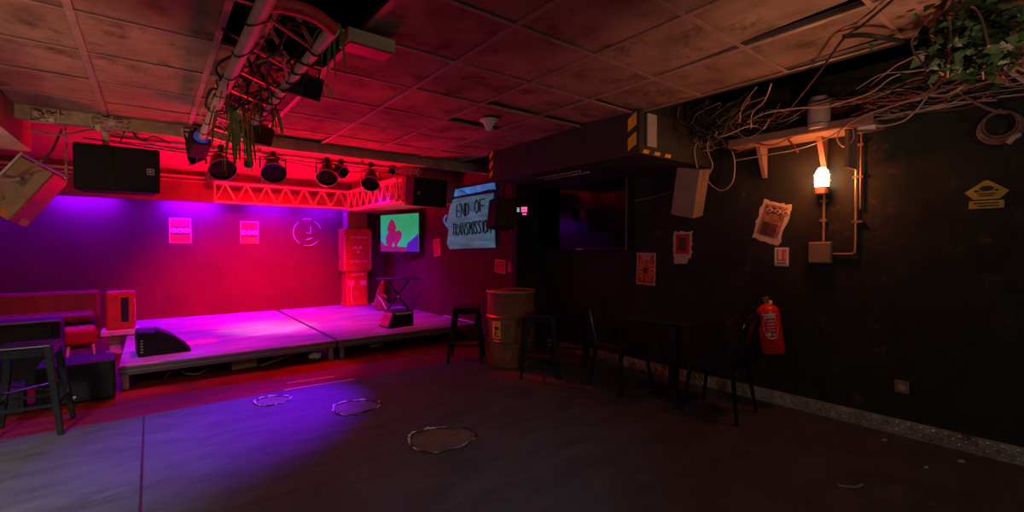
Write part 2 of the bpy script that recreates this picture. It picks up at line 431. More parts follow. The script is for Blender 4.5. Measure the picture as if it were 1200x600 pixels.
# right speaker under the cable run
t = thing('wall_mounted_speaker', 'tilted brown loudspeaker on the wall below the tangled cables', 'speaker', onx(808, 225, 4.12)[:], (R(12), R(-9), R(8)))
b = MB(); b.prism([(-.12, -.12), (.12, -.12), (.09, .12), (-.09, .12)], -.23, .23); b.build('cabinet', 'box_brown', t, bevel=.01)
b = MB(); b.box((0, .1245, 0), (.17, .01, .42)); b.build('grille', 'grille', t)
b = MB(); b.box((.15, 0, .1), (.14, .05, .05)); b.build('bracket', 'black_metal', t)
# wedge on stage left
t = thing('stage_wedge', 'black wedge monitor on the front left corner of the stage', 'speaker', (.07, 6.42, .2435), R(4))
b = MB(); b.prism([(-.2, 0), (.26, 0), (.255, .03), (.10, .17), (-.05, .25), (-.2, .26)], -.2, .2, Matrix(((1, 0, 0, 0), (0, 0, -1, 0), (0, 1, 0, 0), (0, 0, 0, 1)))); b.build('cabinet', 'black_rough', t, bevel=.008)
b = MB(); b.box((-.203, 0, .13), (.008, .34, .2)); b.build('jack_panel', 'black', t)
b = MB(); b.prism([(.245, .035), (.10, .176), (-.04, .254), (-.03, .262), (.105, .186), (.255, .045)], -.18, .18, Matrix(((1, 0, 0, 0), (0, 0, -1, 0), (0, 1, 0, 0), (0, 0, 0, 1)))); b.build('grille', 'grille', t)
b = MB(); [b.box((-.17, -.203, .05+.03*k), (.02, .006, .012)) for k in range(5)]; b.build('sockets', 'plastic_grey', t)
# cab on stage right
t = thing('stage_wedge', 'small black speaker cab with red lit end by keyboard stand', 'speaker', (2.83, 6.38, .2435), R(6))
b = MB(); b.prism([(-.2, .02), (-.19, 0), (.2, 0), (.2, .23), (-.07, .23), (-.12, .21)], -.15, .15, Matrix(((1, 0, 0, 0), (0, 0, -1, 0), (0, 1, 0, 0), (0, 0, 0, 1)))); b.build('cabinet', 'black_rough', t, bevel=.008)
b = MB(); b.prism([(-.205, .02), (-.128, .205), (-.133, .212), (-.212, .03)], -.13, .13, Matrix(((1, 0, 0, 0), (0, 0, -1, 0), (0, 1, 0, 0), (0, 0, 0, 1)))); b.build('grille', 'red_panel', t)  # end coloured red in place of red light falling on it
b = MB(); b.lathe([(.055, 0), (.06, .006), (.02, .002)], 16, Matrix.Translation((-.17, 0, .115)) @ Matrix.Rotation(R(-68), 4, 'Y')); b.build('cone', 'black', t)
b = MB(); b.box((.04, -.153, .2), (.28, .006, .03)); b.build('control_panel', 'plastic_grey', t)

# ------------------------------------------------------------------ left side furniture
t = thing('bench_sofa', 'long red upholstered bench along back wall left of stage', 'sofa', (-1.9, 8.95, 0))
b = MB(); b.box((0, .2, .56), (2.6, .18, .42)); b.build('backrest', 'sofa_vinyl', t, bevel=.04)
b = MB(); b.box((0, -.1, .43), (2.5, .5, .12)); b.build('seat', 'sofa_vinyl', t, bevel=.04)
b = MB(); b.box((0, -.06, .185), (2.5, .42, .37)); b.build('base', 'black', t, bevel=.01)
t = thing('ottoman', 'small red padded stool with pale leg before the bench', 'stool', (-.72, 7.98, 0), R(8))
b = MB(); b.box((0, 0, .28), (.32, .34, .22)); b.build('seat', 'red_vinyl', t, bevel=.05, seg=3)
for sx in (-1, 1):
    for sy in (-1, 1):
        b = MB(); b.cyl((sx*.11, sy*.12, .19), (sx*.13, sy*.14, 0), .022, .012, 10); b.build('leg', 'cream', t, smooth=True)
t = thing('side_table', 'cream low pedestal table under the red heater cabinet', 'table', (-.33, 8.03, 0))
b = MB(); b.box((0, 0, .285), (.38, .34, .07)); b.build('tabletop', 'cream', t, bevel=.01)
b = MB(); b.box((-.05, 0, .13), (.12, .12, .25)); b.box((-.05, 0, .012), (.2, .2, .024)); b.build('pedestal', 'cream', t, bevel=.006)
t = thing('heater_cabinet', 'red lit cabinet with dark vertical window left of stage', 'cabinet', (-.32, 8.03, .3205))
b = MB(); b.box((0, 0, .25), (.30, .26, .50)); b.build('body', 'red_panel', t, bevel=.03, seg=3)
b = MB(); b.box((.045, -.132, .26), (.075, .008, .32)); b.build('window', 'black', t)
b = MB()
for (x, z, w, h) in ((.045, .43, .11, .012), (.045, .09, .11, .012), (-.015, .26, .01, .35), (.105, .26, .01, .35)): b.box((x, -.133, z), (w, .01, h))
b.build('window_frame', 'red_paint', t)
b = MB(); b.tube([(.14, -.13, .12), (.15, -.15, .18), (.15, -.15, .34), (.14, -.13, .40)], .008); b.build('handle', 'paper_pink', t)
t = thing('speaker_cabinet', 'large black cabinet with tan top edge behind the metal stool', 'speaker', (-1.35, 6.72, 0), R(2))
b = MB(); b.box((0, 0, .325), (1.22, .42, .65)); b.build('cabinet', 'black_rough', t, bevel=.015)
b = MB(); b.box((0, -.205, .655), (1.22, .03, .015)); b.build('edge_strip', 'wood', t)
b = MB(); b.box((0, -.214, .33), (1.1, .01, .56)); b.build('grille', 'grille', t)
t = thing('subwoofer', 'black subwoofer with small badge on floor beside stage corner', 'speaker', (-.54, 5.82, 0), R(2))
b = MB(); b.box((0, 0, .185), (.52, .42, .35)); b.build('cabinet', 'black_rough', t, bevel=.012)
b = MB(); b.box((0, -.214, .185), (.48, .01, .31)); b.build('grille', 'grille', t)
b = MB(); b.box((-.03, -.222, .07), (.05, .006, .012)); b.box((-.03, -.222, .055), (.03, .006, .006)); b.build('badge', 'badge', t)
b = MB(); [b.box((sx*.2, sy*.15, .005), (.04, .04, .01)) for sx in (-1, 1) for sy in (-1, 1)]; b.build('foot', 'black', t)
t = thing('floor_monitor', 'low black box with purple lit top seen through stool legs', 'speaker', (-1.1, 5.72, 0))
b = MB(); b.prism([(-.25, -.16), (.25, -.16), (.22, .16), (-.22, .16)], 0, .22); b.build('cabinet', 'black_rough', t, bevel=.012)
b = MB(); b.box((0, -.165, .11), (.44, .01, .18)); b.build('grille', 'grille', t)

# plywood boxed duct and tilted hazard box at top left
t = thing('boxed_duct', 'plywood boxed duct hanging below ceiling at far left', 'duct', (-2.4, 5.0, 2.285))
b = MB(); b.box((0, 0, .13), (3.1, 2.15, .255)); b.build('casing', 'ply_red', t, bevel=.004)  # red light on the plywood sides put into the casing colour
b = MB(); b.box((0, 0, -.004), (3.1, 2.15, .01)); b.build('underside_panel', 'ply', t)  # paler panel puts the lit underside into the colour
# tilted box: axes measured in the view, then given real depth
nn = -ray(40, 220).normalized()
def flat(dx, dy):
    v_ = rt*dx-up*dy; v_ = v_-nn*v_.dot(nn); return v_.normalized()
e1 = flat(43, -45)
e2 = flat(-25, -16)*.78-nn*.62; e2 = (e2-e1*e2.dot(e1)).normalized(); e3 = e1.cross(e2)
cc = CAM+ray(63, 203)*4.3-e1*.27+e2*.17-e3*.10
Mx = Matrix((e1, e2, e3)).transposed().to_4x4(); Mx.translation = cc
t = thing('hanging_crate_speaker', 'tilted wooden loudspeaker with hazard chevrons at upper left', 'speaker')
place(t, Mx)
b = MB(); b.box((0, 0, 0), (.54, .34, .20)); b.build('cabinet', 'ply_red', t, bevel=.008)
b = MB(); b.box((0, 0, .102), (.53, .33, .008)); b.build('back_panel', 'ply_grey', t, bevel=.003)
b = MB(); b.box((0, -.172, 0), (.53, .008, .19)); b.build('side_panel', 'red_panel', t, bevel=.003)
for k, mm in enumerate(('orange', 'yellow', 'yellow')):
    b = MB(); b.prism([(-.26, -.145+k*.12), (-.19, -.115+k*.12), (-.19, -.06+k*.12), (-.26, -.085+k*.12)], .106, .110); b.build('hazard_chevron', mm, t)
b = MB(); b.prism([(-.26, -.09), (-.20, -.07), (-.20, .02), (-.26, 0)], .176, .180, Matrix(((1, 0, 0, 0), (0, 0, -1, 0), (0, 1, 0, 0), (0, 0, 0, 1)))); b.build('hazard_chevron', 'orange', t)
b = MB(); b.box((.10, -.02, .12), (.12, .09, .03)); b.build('socket', 'steel', t)
b = MB(); b.cyl((-.13, .0, .105), (-.13, .0, .125), .022); b.build('knob', 'steel', t)
b = MB(); b.tube(smoothpath([(.10, -.03, .155), (.03, -.0, .2), (-.02, .08, .24), (-.05, .25, .22), (-.04, .42, .16)]), .012, 8); b.build('lead', 'cable_pale', t, smooth=True)
b = MB(); b.tube(smoothpath([ony(72, 152, 5.6), ony(60, 178, 5.3), ony(46, 190, 5.0), cc+e1*.1+e3*.14]), .009, 8); o = b.build('hanging_cable', 'cable_brown', smooth=True)
tag(o, 'brown cable dropping to the tilted hazard speaker at left', 'cable')
b = MB(); b.tube([ony(0, 206, 4.9), ony(25, 180, 4.9), ony(75, 206, 5.3)], .012, 8); o = b.build('hanging_bracket', 'steel', smooth=True)
tag(o, 'pale bent metal bracket above the tilted hazard speaker', 'bracket')

# ------------------------------------------------------------------ metal furniture
def make_stool(loc, rz, label, h=.67):
    t = thing('bar_stool', label, 'stool', loc, rz, 'metal bar stools')
    s = .15
    b = MB(); b.box((0, 0, h-.012), (.31, .31, .024)); b.build('seat', 'black_metal', t, bevel=.01)
    b = MB()
    for (cx, cy, w, d) in ((0, s, .3, .012), (0, -s, .3, .012), (s, 0, .012, .3), (-s, 0, .012, .3)): b.box((cx, cy, h-.05), (w, d, .055))
    b.build('seat_frame', 'black_metal', t)
    f = .205
    for sx in (-1, 1):
        for sy in (-1, 1):
            b = MB(); w0, w1 = .026, .017
            b.hexa([(sx*f-w1, sy*f-w1, 0), (sx*f+w1, sy*f-w1, 0), (sx*f+w1, sy*f+w1, 0), (sx*f-w1, sy*f+w1, 0),
                    (sx*.13-w0, sy*.13-w0, h-.02), (sx*.13+w0, sy*.13-w0, h-.02), (sx*.13+w0, sy*.13+w0, h-.02), (sx*.13-w0, sy*.13+w0, h-.02)])
            b.build('leg', 'black_metal', t, bevel=.006)
    b = MB()
    for z, in ((.22,), (.33,)):
        q = f-(f-.13)*z/h
        if z < .3:
            for a in (-1, 1): b.box((0, a*q, z), (2*q, .012, .022)); b.box((a*q, 0, z), (.012, 2*q, .022))
        else:
            b.tube([(-q, -q, z), (q, q, z)], .007); b.tube([(-q, q, z), (q, -q, z)], .007)
    b.build('footrest', 'black_metal', t)
    return t
s0 = make_stool((-.735, 5.0, 0), R(-4), 'black metal bar stool standing in front of the subwoofer')
dup(s0, (3.07, 4.84, 0), R(-38), 'black metal bar stool between stage end and the barrel')
dup(s0, (3.36, 3.80, 0), R(-40), 'black metal bar stool just in front of the barrel')
dup(s0, (3.98, 3.95, 0), R(-52), 'black metal bar stool in the dark between barrel and chair')

def make_chair(loc, rz, label):
    t = thing('metal_chair', label, 'chair', loc, rz, 'metal cafe chairs')   # faces local +Y
    b = MB(); b.prism([(-.18, -.17), (.18, -.17), (.19, .18), (.15, .2), (-.15, .2), (-.19, .18)], .435, .455); b.build('seat', 'black_metal', t, bevel=.008)
    b = MB(); b.box((0, .185, .415), (.34, .012, .05)); b.box((0, -.165, .415), (.34, .012, .05))
    for a in (-1, 1): b.box((a*.175, .01, .415), (.012, .34, .05))
    for a in (-1, 1):   # corner gussets
        for q in (-1, 1): b.tube(smoothpath([(a*.185, q*.18, .3), (a*.15, q*.185, .37), (a*.08, q*.185, .40)]), .008)
    b.build('seat_frame', 'black_metal', t)
    for sx in (-1, 1):
        for sy in (-1, 1):
            b = MB(); b.tube([(sx*.165, sy*.165, .43), (sx*.215, sy*.225, 0)], [.021, .014], 8); b.build('leg', 'black_metal', t, smooth=True)
    b = MB(); pts = [(-.17, -.17, .44), (-.185, -.21, .62), (-.19, -.245, .74), (-.15, -.265, .82), (-.06, -.275, .85), (.06, -.275, .85), (.15, -.265, .82), (.19, -.245, .74), (.185, -.21, .62), (.17, -.17, .44)]
    b.tube(smoothpath(pts, 4), .012, 8); b.build('back_frame', 'black_metal', t, smooth=True)
    b = MB(); b.hexa([(-.05, -.178, .45), (.05, -.178, .45), (.05, -.170, .45), (-.05, -.170, .45), (-.07, -.281, .845), (.07, -.281, .845), (.07, -.273, .845), (-.07, -.273, .845)]); b.build('backrest', 'black_metal', t, bevel=.003)
    return t
c0 = make_chair((3.68, 2.95, 0), R(180-6), 'black metal chair on the barrel side of the table')
dup(c0, (3.80, 2.0, 0), R(6), 'black metal chair below the fire extinguisher')
t = thing('cafe_table', 'small dark square pedestal table between two black metal chairs', 'table', (3.86, 2.47, 0), R(4))
b = MB(); b.box((0, 0, .735), (.62, .62, .03)); b.build('tabletop', 'black', t, bevel=.006)
b = MB(); b.box((0, 0, .70), (.3, .3, .035)); b.box((0, 0, .36), (.075, .075, .68)); b.build('pedestal', 'black_metal', t, bevel=.006)
b = MB(); b.box((0, 0, .011), (.36, .36, .022)); b.build('base_plate', 'black_metal', t, bevel=.006)

# barrel
t = thing('oil_barrel', 'rusty brown steel barrel with yellow hazard label by the stools', 'barrel', (3.42, 4.40, 0))
b = MB(); r = .285
prof = [(r*.96, .0), (r, .012), (r, .285), (r+.014, .297), (r+.014, .307), (r, .319), (r, .565), (r+.014, .577), (r+.014, .587), (r, .60), (r, .86), (r+.006, .875), (r-.004, .885), (r-.012, .872), (0, .868)]
b.lathe(prof, 40); b.build('drum', 'rust_barrel', t, smooth=True)
b = MB(); b.tube([((r+.004)*math.cos(q), (r+.004)*math.sin(q), .876) for q in [2*PI*k/40 for k in range(40)]], .010, 8, closed=True); b.build('rim', 'galv', t, smooth=True)
b = MB()
a0, a1 = R(206), R(236)
def arc(a0, a1, z0, z1, rr, n=8):
    vs = []; 
    for k in range(n+1):
        a = a0+(a1-a0)*k/n; vs += [(rr*math.cos(a), rr*math.sin(a), z0), (rr*math.cos(a), rr*math.sin(a), z1)]
    return vs, [(2*k, 2*k+2, 2*k+3, 2*k+1) for k in range(n)]
b.add(*arc(R(184), R(208), .34, .54, r+.003)); b.m(1)
for k in range(3):
    q0 = R(196)+R(3)*math.cos(k*2.09)*1.3
    b.add(*arc(q0-R(3), q0+R(3), .44+.04*math.sin(k*2.09+.5)-.018, .44+.04*math.sin(k*2.09+.5)+.018, r+.005, 3))
b.add(*arc(R(195), R(197.5), .425, .455, r+.006, 2)); b.add(*arc(R(187), R(205), .36, .372, r+.005)); b.build('hazard_label', ['yellow', 'sign_black'], t)

# ------------------------------------------------------------------ stage props
# retro box pillar
t = thing('prop_machine', 'red box machine with warning lettering against back stage wall', 'prop', (3.2, 9.2, .242))
b = MB(); b.box((0, 0, .36), (.42, .30, .66)); b.box((0, 0, .03), (.46, .32, .06)); b.build('lower_body', 'red_panel', t, bevel=.01)
b = MB(); b.box((0, -.03, 1.10), (.55, .34, .84)); b.build('upper_body', 'red_panel', t, bevel=.02)
b = MB(); b.box((.02, 0, 1.70), (.40, .28, .36)); b.build('neck', 'soffit', t, bevel=.01)
b = MB()
for k in range(14):
    for sx in (-1, 1): b.box((sx*.255, -.206, .76+k*.052), (.03, .012, .026))
b.build('serrated_trim', 'paper_pink', t)
def scrawl(x, z, y, w, n):     # an illegible row of small marks
    b = MB(); T = face_back(x, z, y)
    for k in range(n): b.box((-w/2+(k+.5)*w/n, random.uniform(-.004, .004), .001), (w/n*.6, random.uniform(.022, .045), .003), T)
    b.build('lettering', 'paper_pink', t)
scrawl(.02, 1.35, -.201, .34, 11); scrawl(.02, .88, -.201, .36, 12); scrawl(0, .62, -.151, .26, 6)
b = MB(); T = face_back(0, 1.12, -.201)
for k in range(3):
    a = PI/2+k*2*PI/3+PI
    b.prism([(.025*math.cos(a-.5), .025*math.sin(a-.5)), (.08*math.cos(a-.5), .08*math.sin(a-.5)), (.085*math.cos(a), .085*math.sin(a)), (.08*math.cos(a+.5), .08*math.sin(a+.5)), (.025*math.cos(a+.5), .025*math.sin(a+.5))], 0, .003, T)
b.prism([(.014*math.cos(q), .014*math.sin(q)) for q in [2*PI*k/10 for k in range(10)]], 0, .003, T)
b.build('trefoil', 'paper_pink', t)
b = MB(); b.tube(smoothpath([(-.1, -.16, .45), (-.14, -.22, .3), (-.12, -.2, .1), (-.06, -.2, .012)]), .010, 6); b.build('hose', 'paper_pink', t, smooth=True)
b = MB()
for sx, x in ((0, -.12), (1, .12)): b.box((x, -.152, .45), (.12, .01, .1))
b.build('gauge_plate', 'paper_pink', t)
# leaning guitar-like case: pointed red board
t = thing('leaning_board', 'narrow pointed red board leaning beside the red box machine', 'board', (3.52, 8.85, .243), (0, R(16), R(8)))
b = MB(); b.prism([(-.08, 0), (.08, 0), (.085, .1), (.05, .38), (.01, .52), (-.02, .5), (-.06, .3)], -.02, .02, Matrix(((1, 0, 0, 0), (0, 0, -1, 0), (0, 1, 0, .024), (0, 0, 0, 1)))); b.build('board', 'red_paint', t, bevel=.008)
b = MB(); b.box((0, 0, .012), (.2, .1, .024)); b.build('foot', 'paper_pink', t, bevel=.004)
# keyboard stand
KH = .60
t = thing('keyboard_stand', 'black folding X keyboard stand near the right stage wall', 'stand', (3.45, 7.70, .2425), R(-24))
for sx in (-1, 1):
    b = MB(); b.box((0, sx*.16, KH), (.74, .045, .03)); b.build('top_bar', 'black', t, bevel=.006)
    b = MB(); b.box((0, sx*.16, .012), (.5, .04, .024)); b.build('foot_bar', 'black', t, bevel=.006)
for k, sx in enumerate((-1, 1)):
    for yy in (-.12, .12):
        b = MB(); b.tube([(-sx*.2, yy+sx*.02, .02), (sx*.2, yy+sx*.02, KH-.005)], .016, 8); b.build('cross_leg', 'black_metal', t, smooth=True)
b = MB(); b.cyl((0, -.16, KH/2), (0, .16, KH/2), .018); b.build('pivot', 'steel', t)
# guitar-ish pink bag
t = thing('gig_bag', 'small pink lit bag slumped beneath the keyboard stand', 'bag', (3.30, 8.1, .243), R(-20))
b = MB(); b.blob((0, 0, .14), .12, 14, .28, (1.0, .6, 1.15)); b.build('bag_body', 'soffit', t, smooth=True)
b = MB(); b.tube(smoothpath([(-.05, -.07, .26), (.0, -.12, .2), (.06, -.12, .08), (.09, -.1, .01)]), .014); b.build('strap', 'cream', t, smooth=True)
# white bent rod along the wall at stage end
b = MB(); b.tube([onx(520, 375, 3.80), onx(520, 370, 3.80), onx(556, 378, 3.80)], .010, 8); o = b.build('bent_rod', 'white', smooth=True)
tag(o, 'thin white bent rod along right stage wall', 'rod')
b = MB(); b.prism([(-.2, -.12), (.2, -.12), (.2, .12), (-.2, .12)], 0, .004); o = b.build('stage_mat', 'paper_pink'); o.location = (.42, 6.75, .243); o.rotation_euler.z = .15
tag(o, 'small pink rectangular sheet on stage deck behind the wedge monitor', 'mat')

# posters on the back wall
def poster666(x, z, w, h, label):
    t = thing('poster', label, 'poster', group='three ring posters'); place(t, face_back(x, z, YB-.001))
    b = MB(); b.box((0, 0, 0), (w, h, .003)); b.build('sheet', 'paper_pink', t)
    b = MB(); b.box((0, 0, .002), (w-.03, h-.03, .002)); b.build('print', 'paper_red', t)
    b = MB()
    for k in (-1, 0, 1):
        b.tube([(k*.088+.034*math.cos(q), .034*math.sin(q), .0045) for q in [2*PI*i/16 for i in range(16)]], .0075, 5, closed=True)
        b.tube(smoothpath([(k*.088-.02, .0, .0045), (k*.088, .012, .0045), (k*.088+.018, -.008, .0045)], 4), .006, 5)
    b.build('ring_symbol', 'white', t)
    b = MB(); b.box((0, -.055, .004), (w-.05, .025, .002)); b.box((0, .05, .004), (w-.05, .012, .002)); b.build('dark_band', 'paper_dark', t)
    return t
poster666(.39, 1.675, .30, .41, 'red poster with three pale rings nearer the hanging speaker')
t = poster666(1.395, 1.66, .29, .40, 'red poster with three pale rings and orange foot, nearer the clock drawing')
b = MB(); b.box((0, -.14, .004), (.22, .09, .002)); b.build('orange_band', 'orange', t)
b = MB(); T = face_back(2.37, 1.68, YB-.002)
def arcpts(cx, cy, r_, a0, a1, n=14): return [(cx+r_*math.cos(R(a0+(a1-a0)*k/n)), cy+r_*math.sin(R(a0+(a1-a0)*k/n)), .002) for k in range(n+1)]
for a0, a1, rr in ((130, 235, .25), (255, 320, .25), (20, 60, .25), (75, 110, .26)):
    b.tube([T @ V(p) for p in arcpts(0, 0, rr, a0, a1)], .007, 5)
b.tube([T @ V((.06, .12, .002)), T @ V((.055, -.02, .002)), T @ V((-.02, -.005, .002))], .007, 5)
b.tube([T @ V((.05, -.13, .002)), T @ V((-.04, -.145, .002)), T @ V((.09, -.10, .002))], .006, 5)
o = b.build('chalk_drawing', 'chalk'); tag(o, 'faint chalk clock face drawn high on back stage wall', 'drawing')

# ------------------------------------------------------------------ trusses
def truss_flat(name, p0, p1, drop, n, label):
    t = thing(name, label, 'truss', p0); d = V(p1)-V(p0); z = V((0, 0, -drop))
    perp = d.cross(V((0, 0, 1))).normalized()*.10
    for nm, off in (('chord', V((0, 0, 0))), ('chord', z), ('chord', perp), ('chord', perp+z)):
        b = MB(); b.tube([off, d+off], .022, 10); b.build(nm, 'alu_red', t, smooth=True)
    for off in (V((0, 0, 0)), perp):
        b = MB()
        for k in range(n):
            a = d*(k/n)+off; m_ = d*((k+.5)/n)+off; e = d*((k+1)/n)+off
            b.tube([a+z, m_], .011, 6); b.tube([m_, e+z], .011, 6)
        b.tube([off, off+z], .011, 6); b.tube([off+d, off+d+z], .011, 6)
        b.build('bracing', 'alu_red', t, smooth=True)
    return t
truss_flat('hanging_truss', (.80, 8.66, 2.42), (2.86, 8.66, 2.42), .30, 7, 'red lit lattice truss across the back of the stage')
truss_flat('hanging_truss', (2.93, 8.42, 2.40), (2.93, 6.35, 2.40), .32, 7, 'red lit lattice truss running along the right side of stage')
# ceiling truss toward the camera
tz = 2.32
t = thing('pipe_truss', 'red pipe truss wound with cables below the tiled ceiling', 'truss', (0, 0, 0))
A0, A1 = V((.350, .9, tz)), V((.350, 4.75, tz))
b = MB(); b.tube([A0, A1], .030, 14); b.build('chord', 'truss_paint', t, smooth=True)
b = MB(); b.tube([(.62, 2.02, tz), (.62, 4.70, tz)], .026, 12); b.build('chord', 'truss_paint', t, smooth=True)
b = MB(); b.tube([(.46, 2.05, tz+.17), (.46, 4.70, tz+.17)], .024, 12); b.build('chord', 'truss_paint', t, smooth=True)
b = MB(); b.tube(smoothpath([(.350, 2.0, tz), (.40, 1.96, tz+.01), (.52, 1.96, tz+.012), (.62, 2.02, tz)]), .028, 12); b.build('end_bow', 'truss_red', t, smooth=True)
b = MB(); k = 0; yy = 2.05
while yy < 4.6:
    b.tube([(.350, yy, tz), (.46, yy+.12, tz+.17), (.62, yy+.24, tz)], .010, 6); b.tube([(.350, yy, tz), (.62, yy+.24, tz)], .010, 6); b.tube([(.46, yy+.12, tz+.17), (.350, yy+.3, tz)], .010, 6); yy += .36
b.build('bracing', 'alu_red', t, smooth=True)
for yy in (2.5, 4.3):
    b = MB(); b.tube([(.46, yy, tz+.17), (.46, yy, H+.1)], .012, 6); b.build('hanger_rod', 'steel', t)
# cable wraps (they ride on the truss but can be unwound)
def helix(c0, c1, r_, turns, rad=.006, ph=0):
    n = int(turns*12); c0 = V(c0); c1 = V(c1); d = c1-c0; u = d.normalized(); a = u.orthogonal().normalized(); bb_ = u.cross(a)
    return [c0+d*(i/n)+(a*math.cos(ph+2*PI*turns*i/n)+bb_*math.sin(ph+2*PI*turns*i/n))*r_*(1+.15*math.sin(i*1.7)) for i in range(n+1)]
b = MB(); b.tube(helix((.350, 1.2, tz), (.350, 4.6, tz), .034, 9, .006), .004, 5); o = b.build('hanging_cable', 'cable_black', smooth=True); tag(o, 'black cable spiralling round the thick left truss pipe', 'cable')
b = MB(); b.tube(helix((.62, 2.2, tz), (.62, 4.6, tz), .031, 15), .006, 5); o = b.build('hanging_cable', 'cable_black', smooth=True); tag(o, 'black cable spiralling round the thin right truss pipe', 'cable')
b = MB(); b.tube(helix((.46, 2.1, tz+.17), (.46, 4.6, tz+.17), .035, 11), .007, 5); o = b.build('hanging_cable', 'cable_brown', smooth=True); tag(o, 'brown cable spiralling round the upper truss pipe', 'cable')
for k in range(12):
    pts = []; y0 = random.uniform(2.0, 3.6); L = random.uniform(.7, 1.5); x = random.uniform(.34, .6)
    for q in range(7):
        pts.append((x+random.uniform(-.07, .07), y0+L*q/6, tz+random.uniform(-.03, .16)))
    b = MB(); b.tube(smoothpath(pts, 5), random.choice((.005, .007, .009)), 5); o = b.build('hanging_cable', random.choice(('cable_black', 'cable_black', 'cable_pale', 'cable_brown')), smooth=True)
    tag(o, 'loose cable snaking through the red ceiling truss', 'cable', 'loose cables in the ceiling truss')
# hanging long leaves
def blade_plant(c, n, L, label, m='leaf_long', spread=.12):
    t = thing('hanging_plant', label, 'plant', c)
    for k in range(n):
        b = MB(); a = random.uniform(0, 2*PI); l = L*random.uniform(.5, 1.1); w = random.uniform(.004, .011)
        px_ = [V((0, 0, 0)), V((math.cos(a)*spread*.6, math.sin(a)*spread*.6, .03)), V((math.cos(a)*spread, math.sin(a)*spread, -l*.4)), V((math.cos(a)*spread*1.15, math.sin(a)*spread*1.15, -l))]
        P = smoothpath(px_, 5); sd = V((-math.sin(a), math.cos(a), 0)); vs = []
        for i, q in enumerate(P):
            ww = w*math.sin(PI*min(.98, (i+1.5)/(len(P)+1))); vs += [q-sd*ww, q+sd*ww+V((0, 0, .004))]
        b.add(vs, [(2*i, 2*i+1, 2*i+3, 2*i+2) for i in range(len(P)-1)]); b.build('leaf', m, t)
    b = MB(); b.blob((0, 0, 0), .03, 8, .2); b.build('root_clump', 'stem', t)
    return t
blade_plant((.42, 3.5, tz-.02), 26, .30, 'dry green grass tuft trailing from the far middle of truss')
blade_plant((.55, 4.1, tz-.02), 26, .34, 'long grassy leaves hanging at stage end of the truss')
blade_plant((.45, 3.05, tz+.05), 16, .16, 'short dark leaves tangled in the middle of truss', 'leaf', .14)
blade_plant((.62, 3.45, tz+.0), 14, .20, 'short green leaf tuft on right truss pipe', 'leaf_long', .13)
blade_plant((.70, 2.30, tz+.1), 7, .22, 'long green leaves drooping past the beige ceiling lamp')
blade_plant((.78, 2.85, tz+.02), 5, .05, 'bright green leaf cluster beside the projector on truss', 'leaf_green', .09)
# truss mounted lights
def truss_light(loc, rot, label, s=1.0, lens='lens'):
    t = thing('hanging_lamp', label, 'lamp', loc, rot)
    b = MB(); b.box((0, 0, 0), (.13*s, .17*s, .13*s)); b.build('housing', 'black', t, bevel=.008)
    b = MB(); b.cyl((0, -.085*s, 0), (0, -.10*s, 0), .05*s, n=18); b.build('lens', lens, t)
    b = MB(); b.tube([(-.075*s, 0, 0), (-.08*s, 0, .11*s), (.08*s, 0, .11*s), (.075*s, 0, 0)], .008*s); b.cyl((0, 0, .11*s), (0, 0, .16*s), .014*s); b.build('yoke', 'black_metal', t)
    return t
truss_light((.70, 2.82, tz+.0), (R(20), 0, R(20)), 'black projector lamp with silver fins hung mid truss')
truss_light((.66, 3.95, tz-.06), (R(-25), 0, R(200)), 'black stage lamp clipped on right pipe near the stage', 1.0)
truss_light((.33, 4.75, tz-.05), (R(-30), 0, R(10)), 'black stage lamp with blue lens at far truss end', 1.1, 'lens_blue')
t = thing('ceiling_lamp', 'beige rectangular lamp fixture on ceiling beside the truss', 'lamp', (.93, 2.45, H-.055), R(2))
b = MB(); b.box((0, 0, 0), (.26, .14, .07)); b.build('housing', 'ply', t, bevel=.006)
b = MB(); b.box((0, 0, -.038), (.24, .12, .012)); b.build('red_underside', 'red_panel', t)  # red stage light put into the underside colour
b = MB(); b.box((0, 0, .05), (.1, .06, .03)); b.build('bracket', 'black_metal', t)

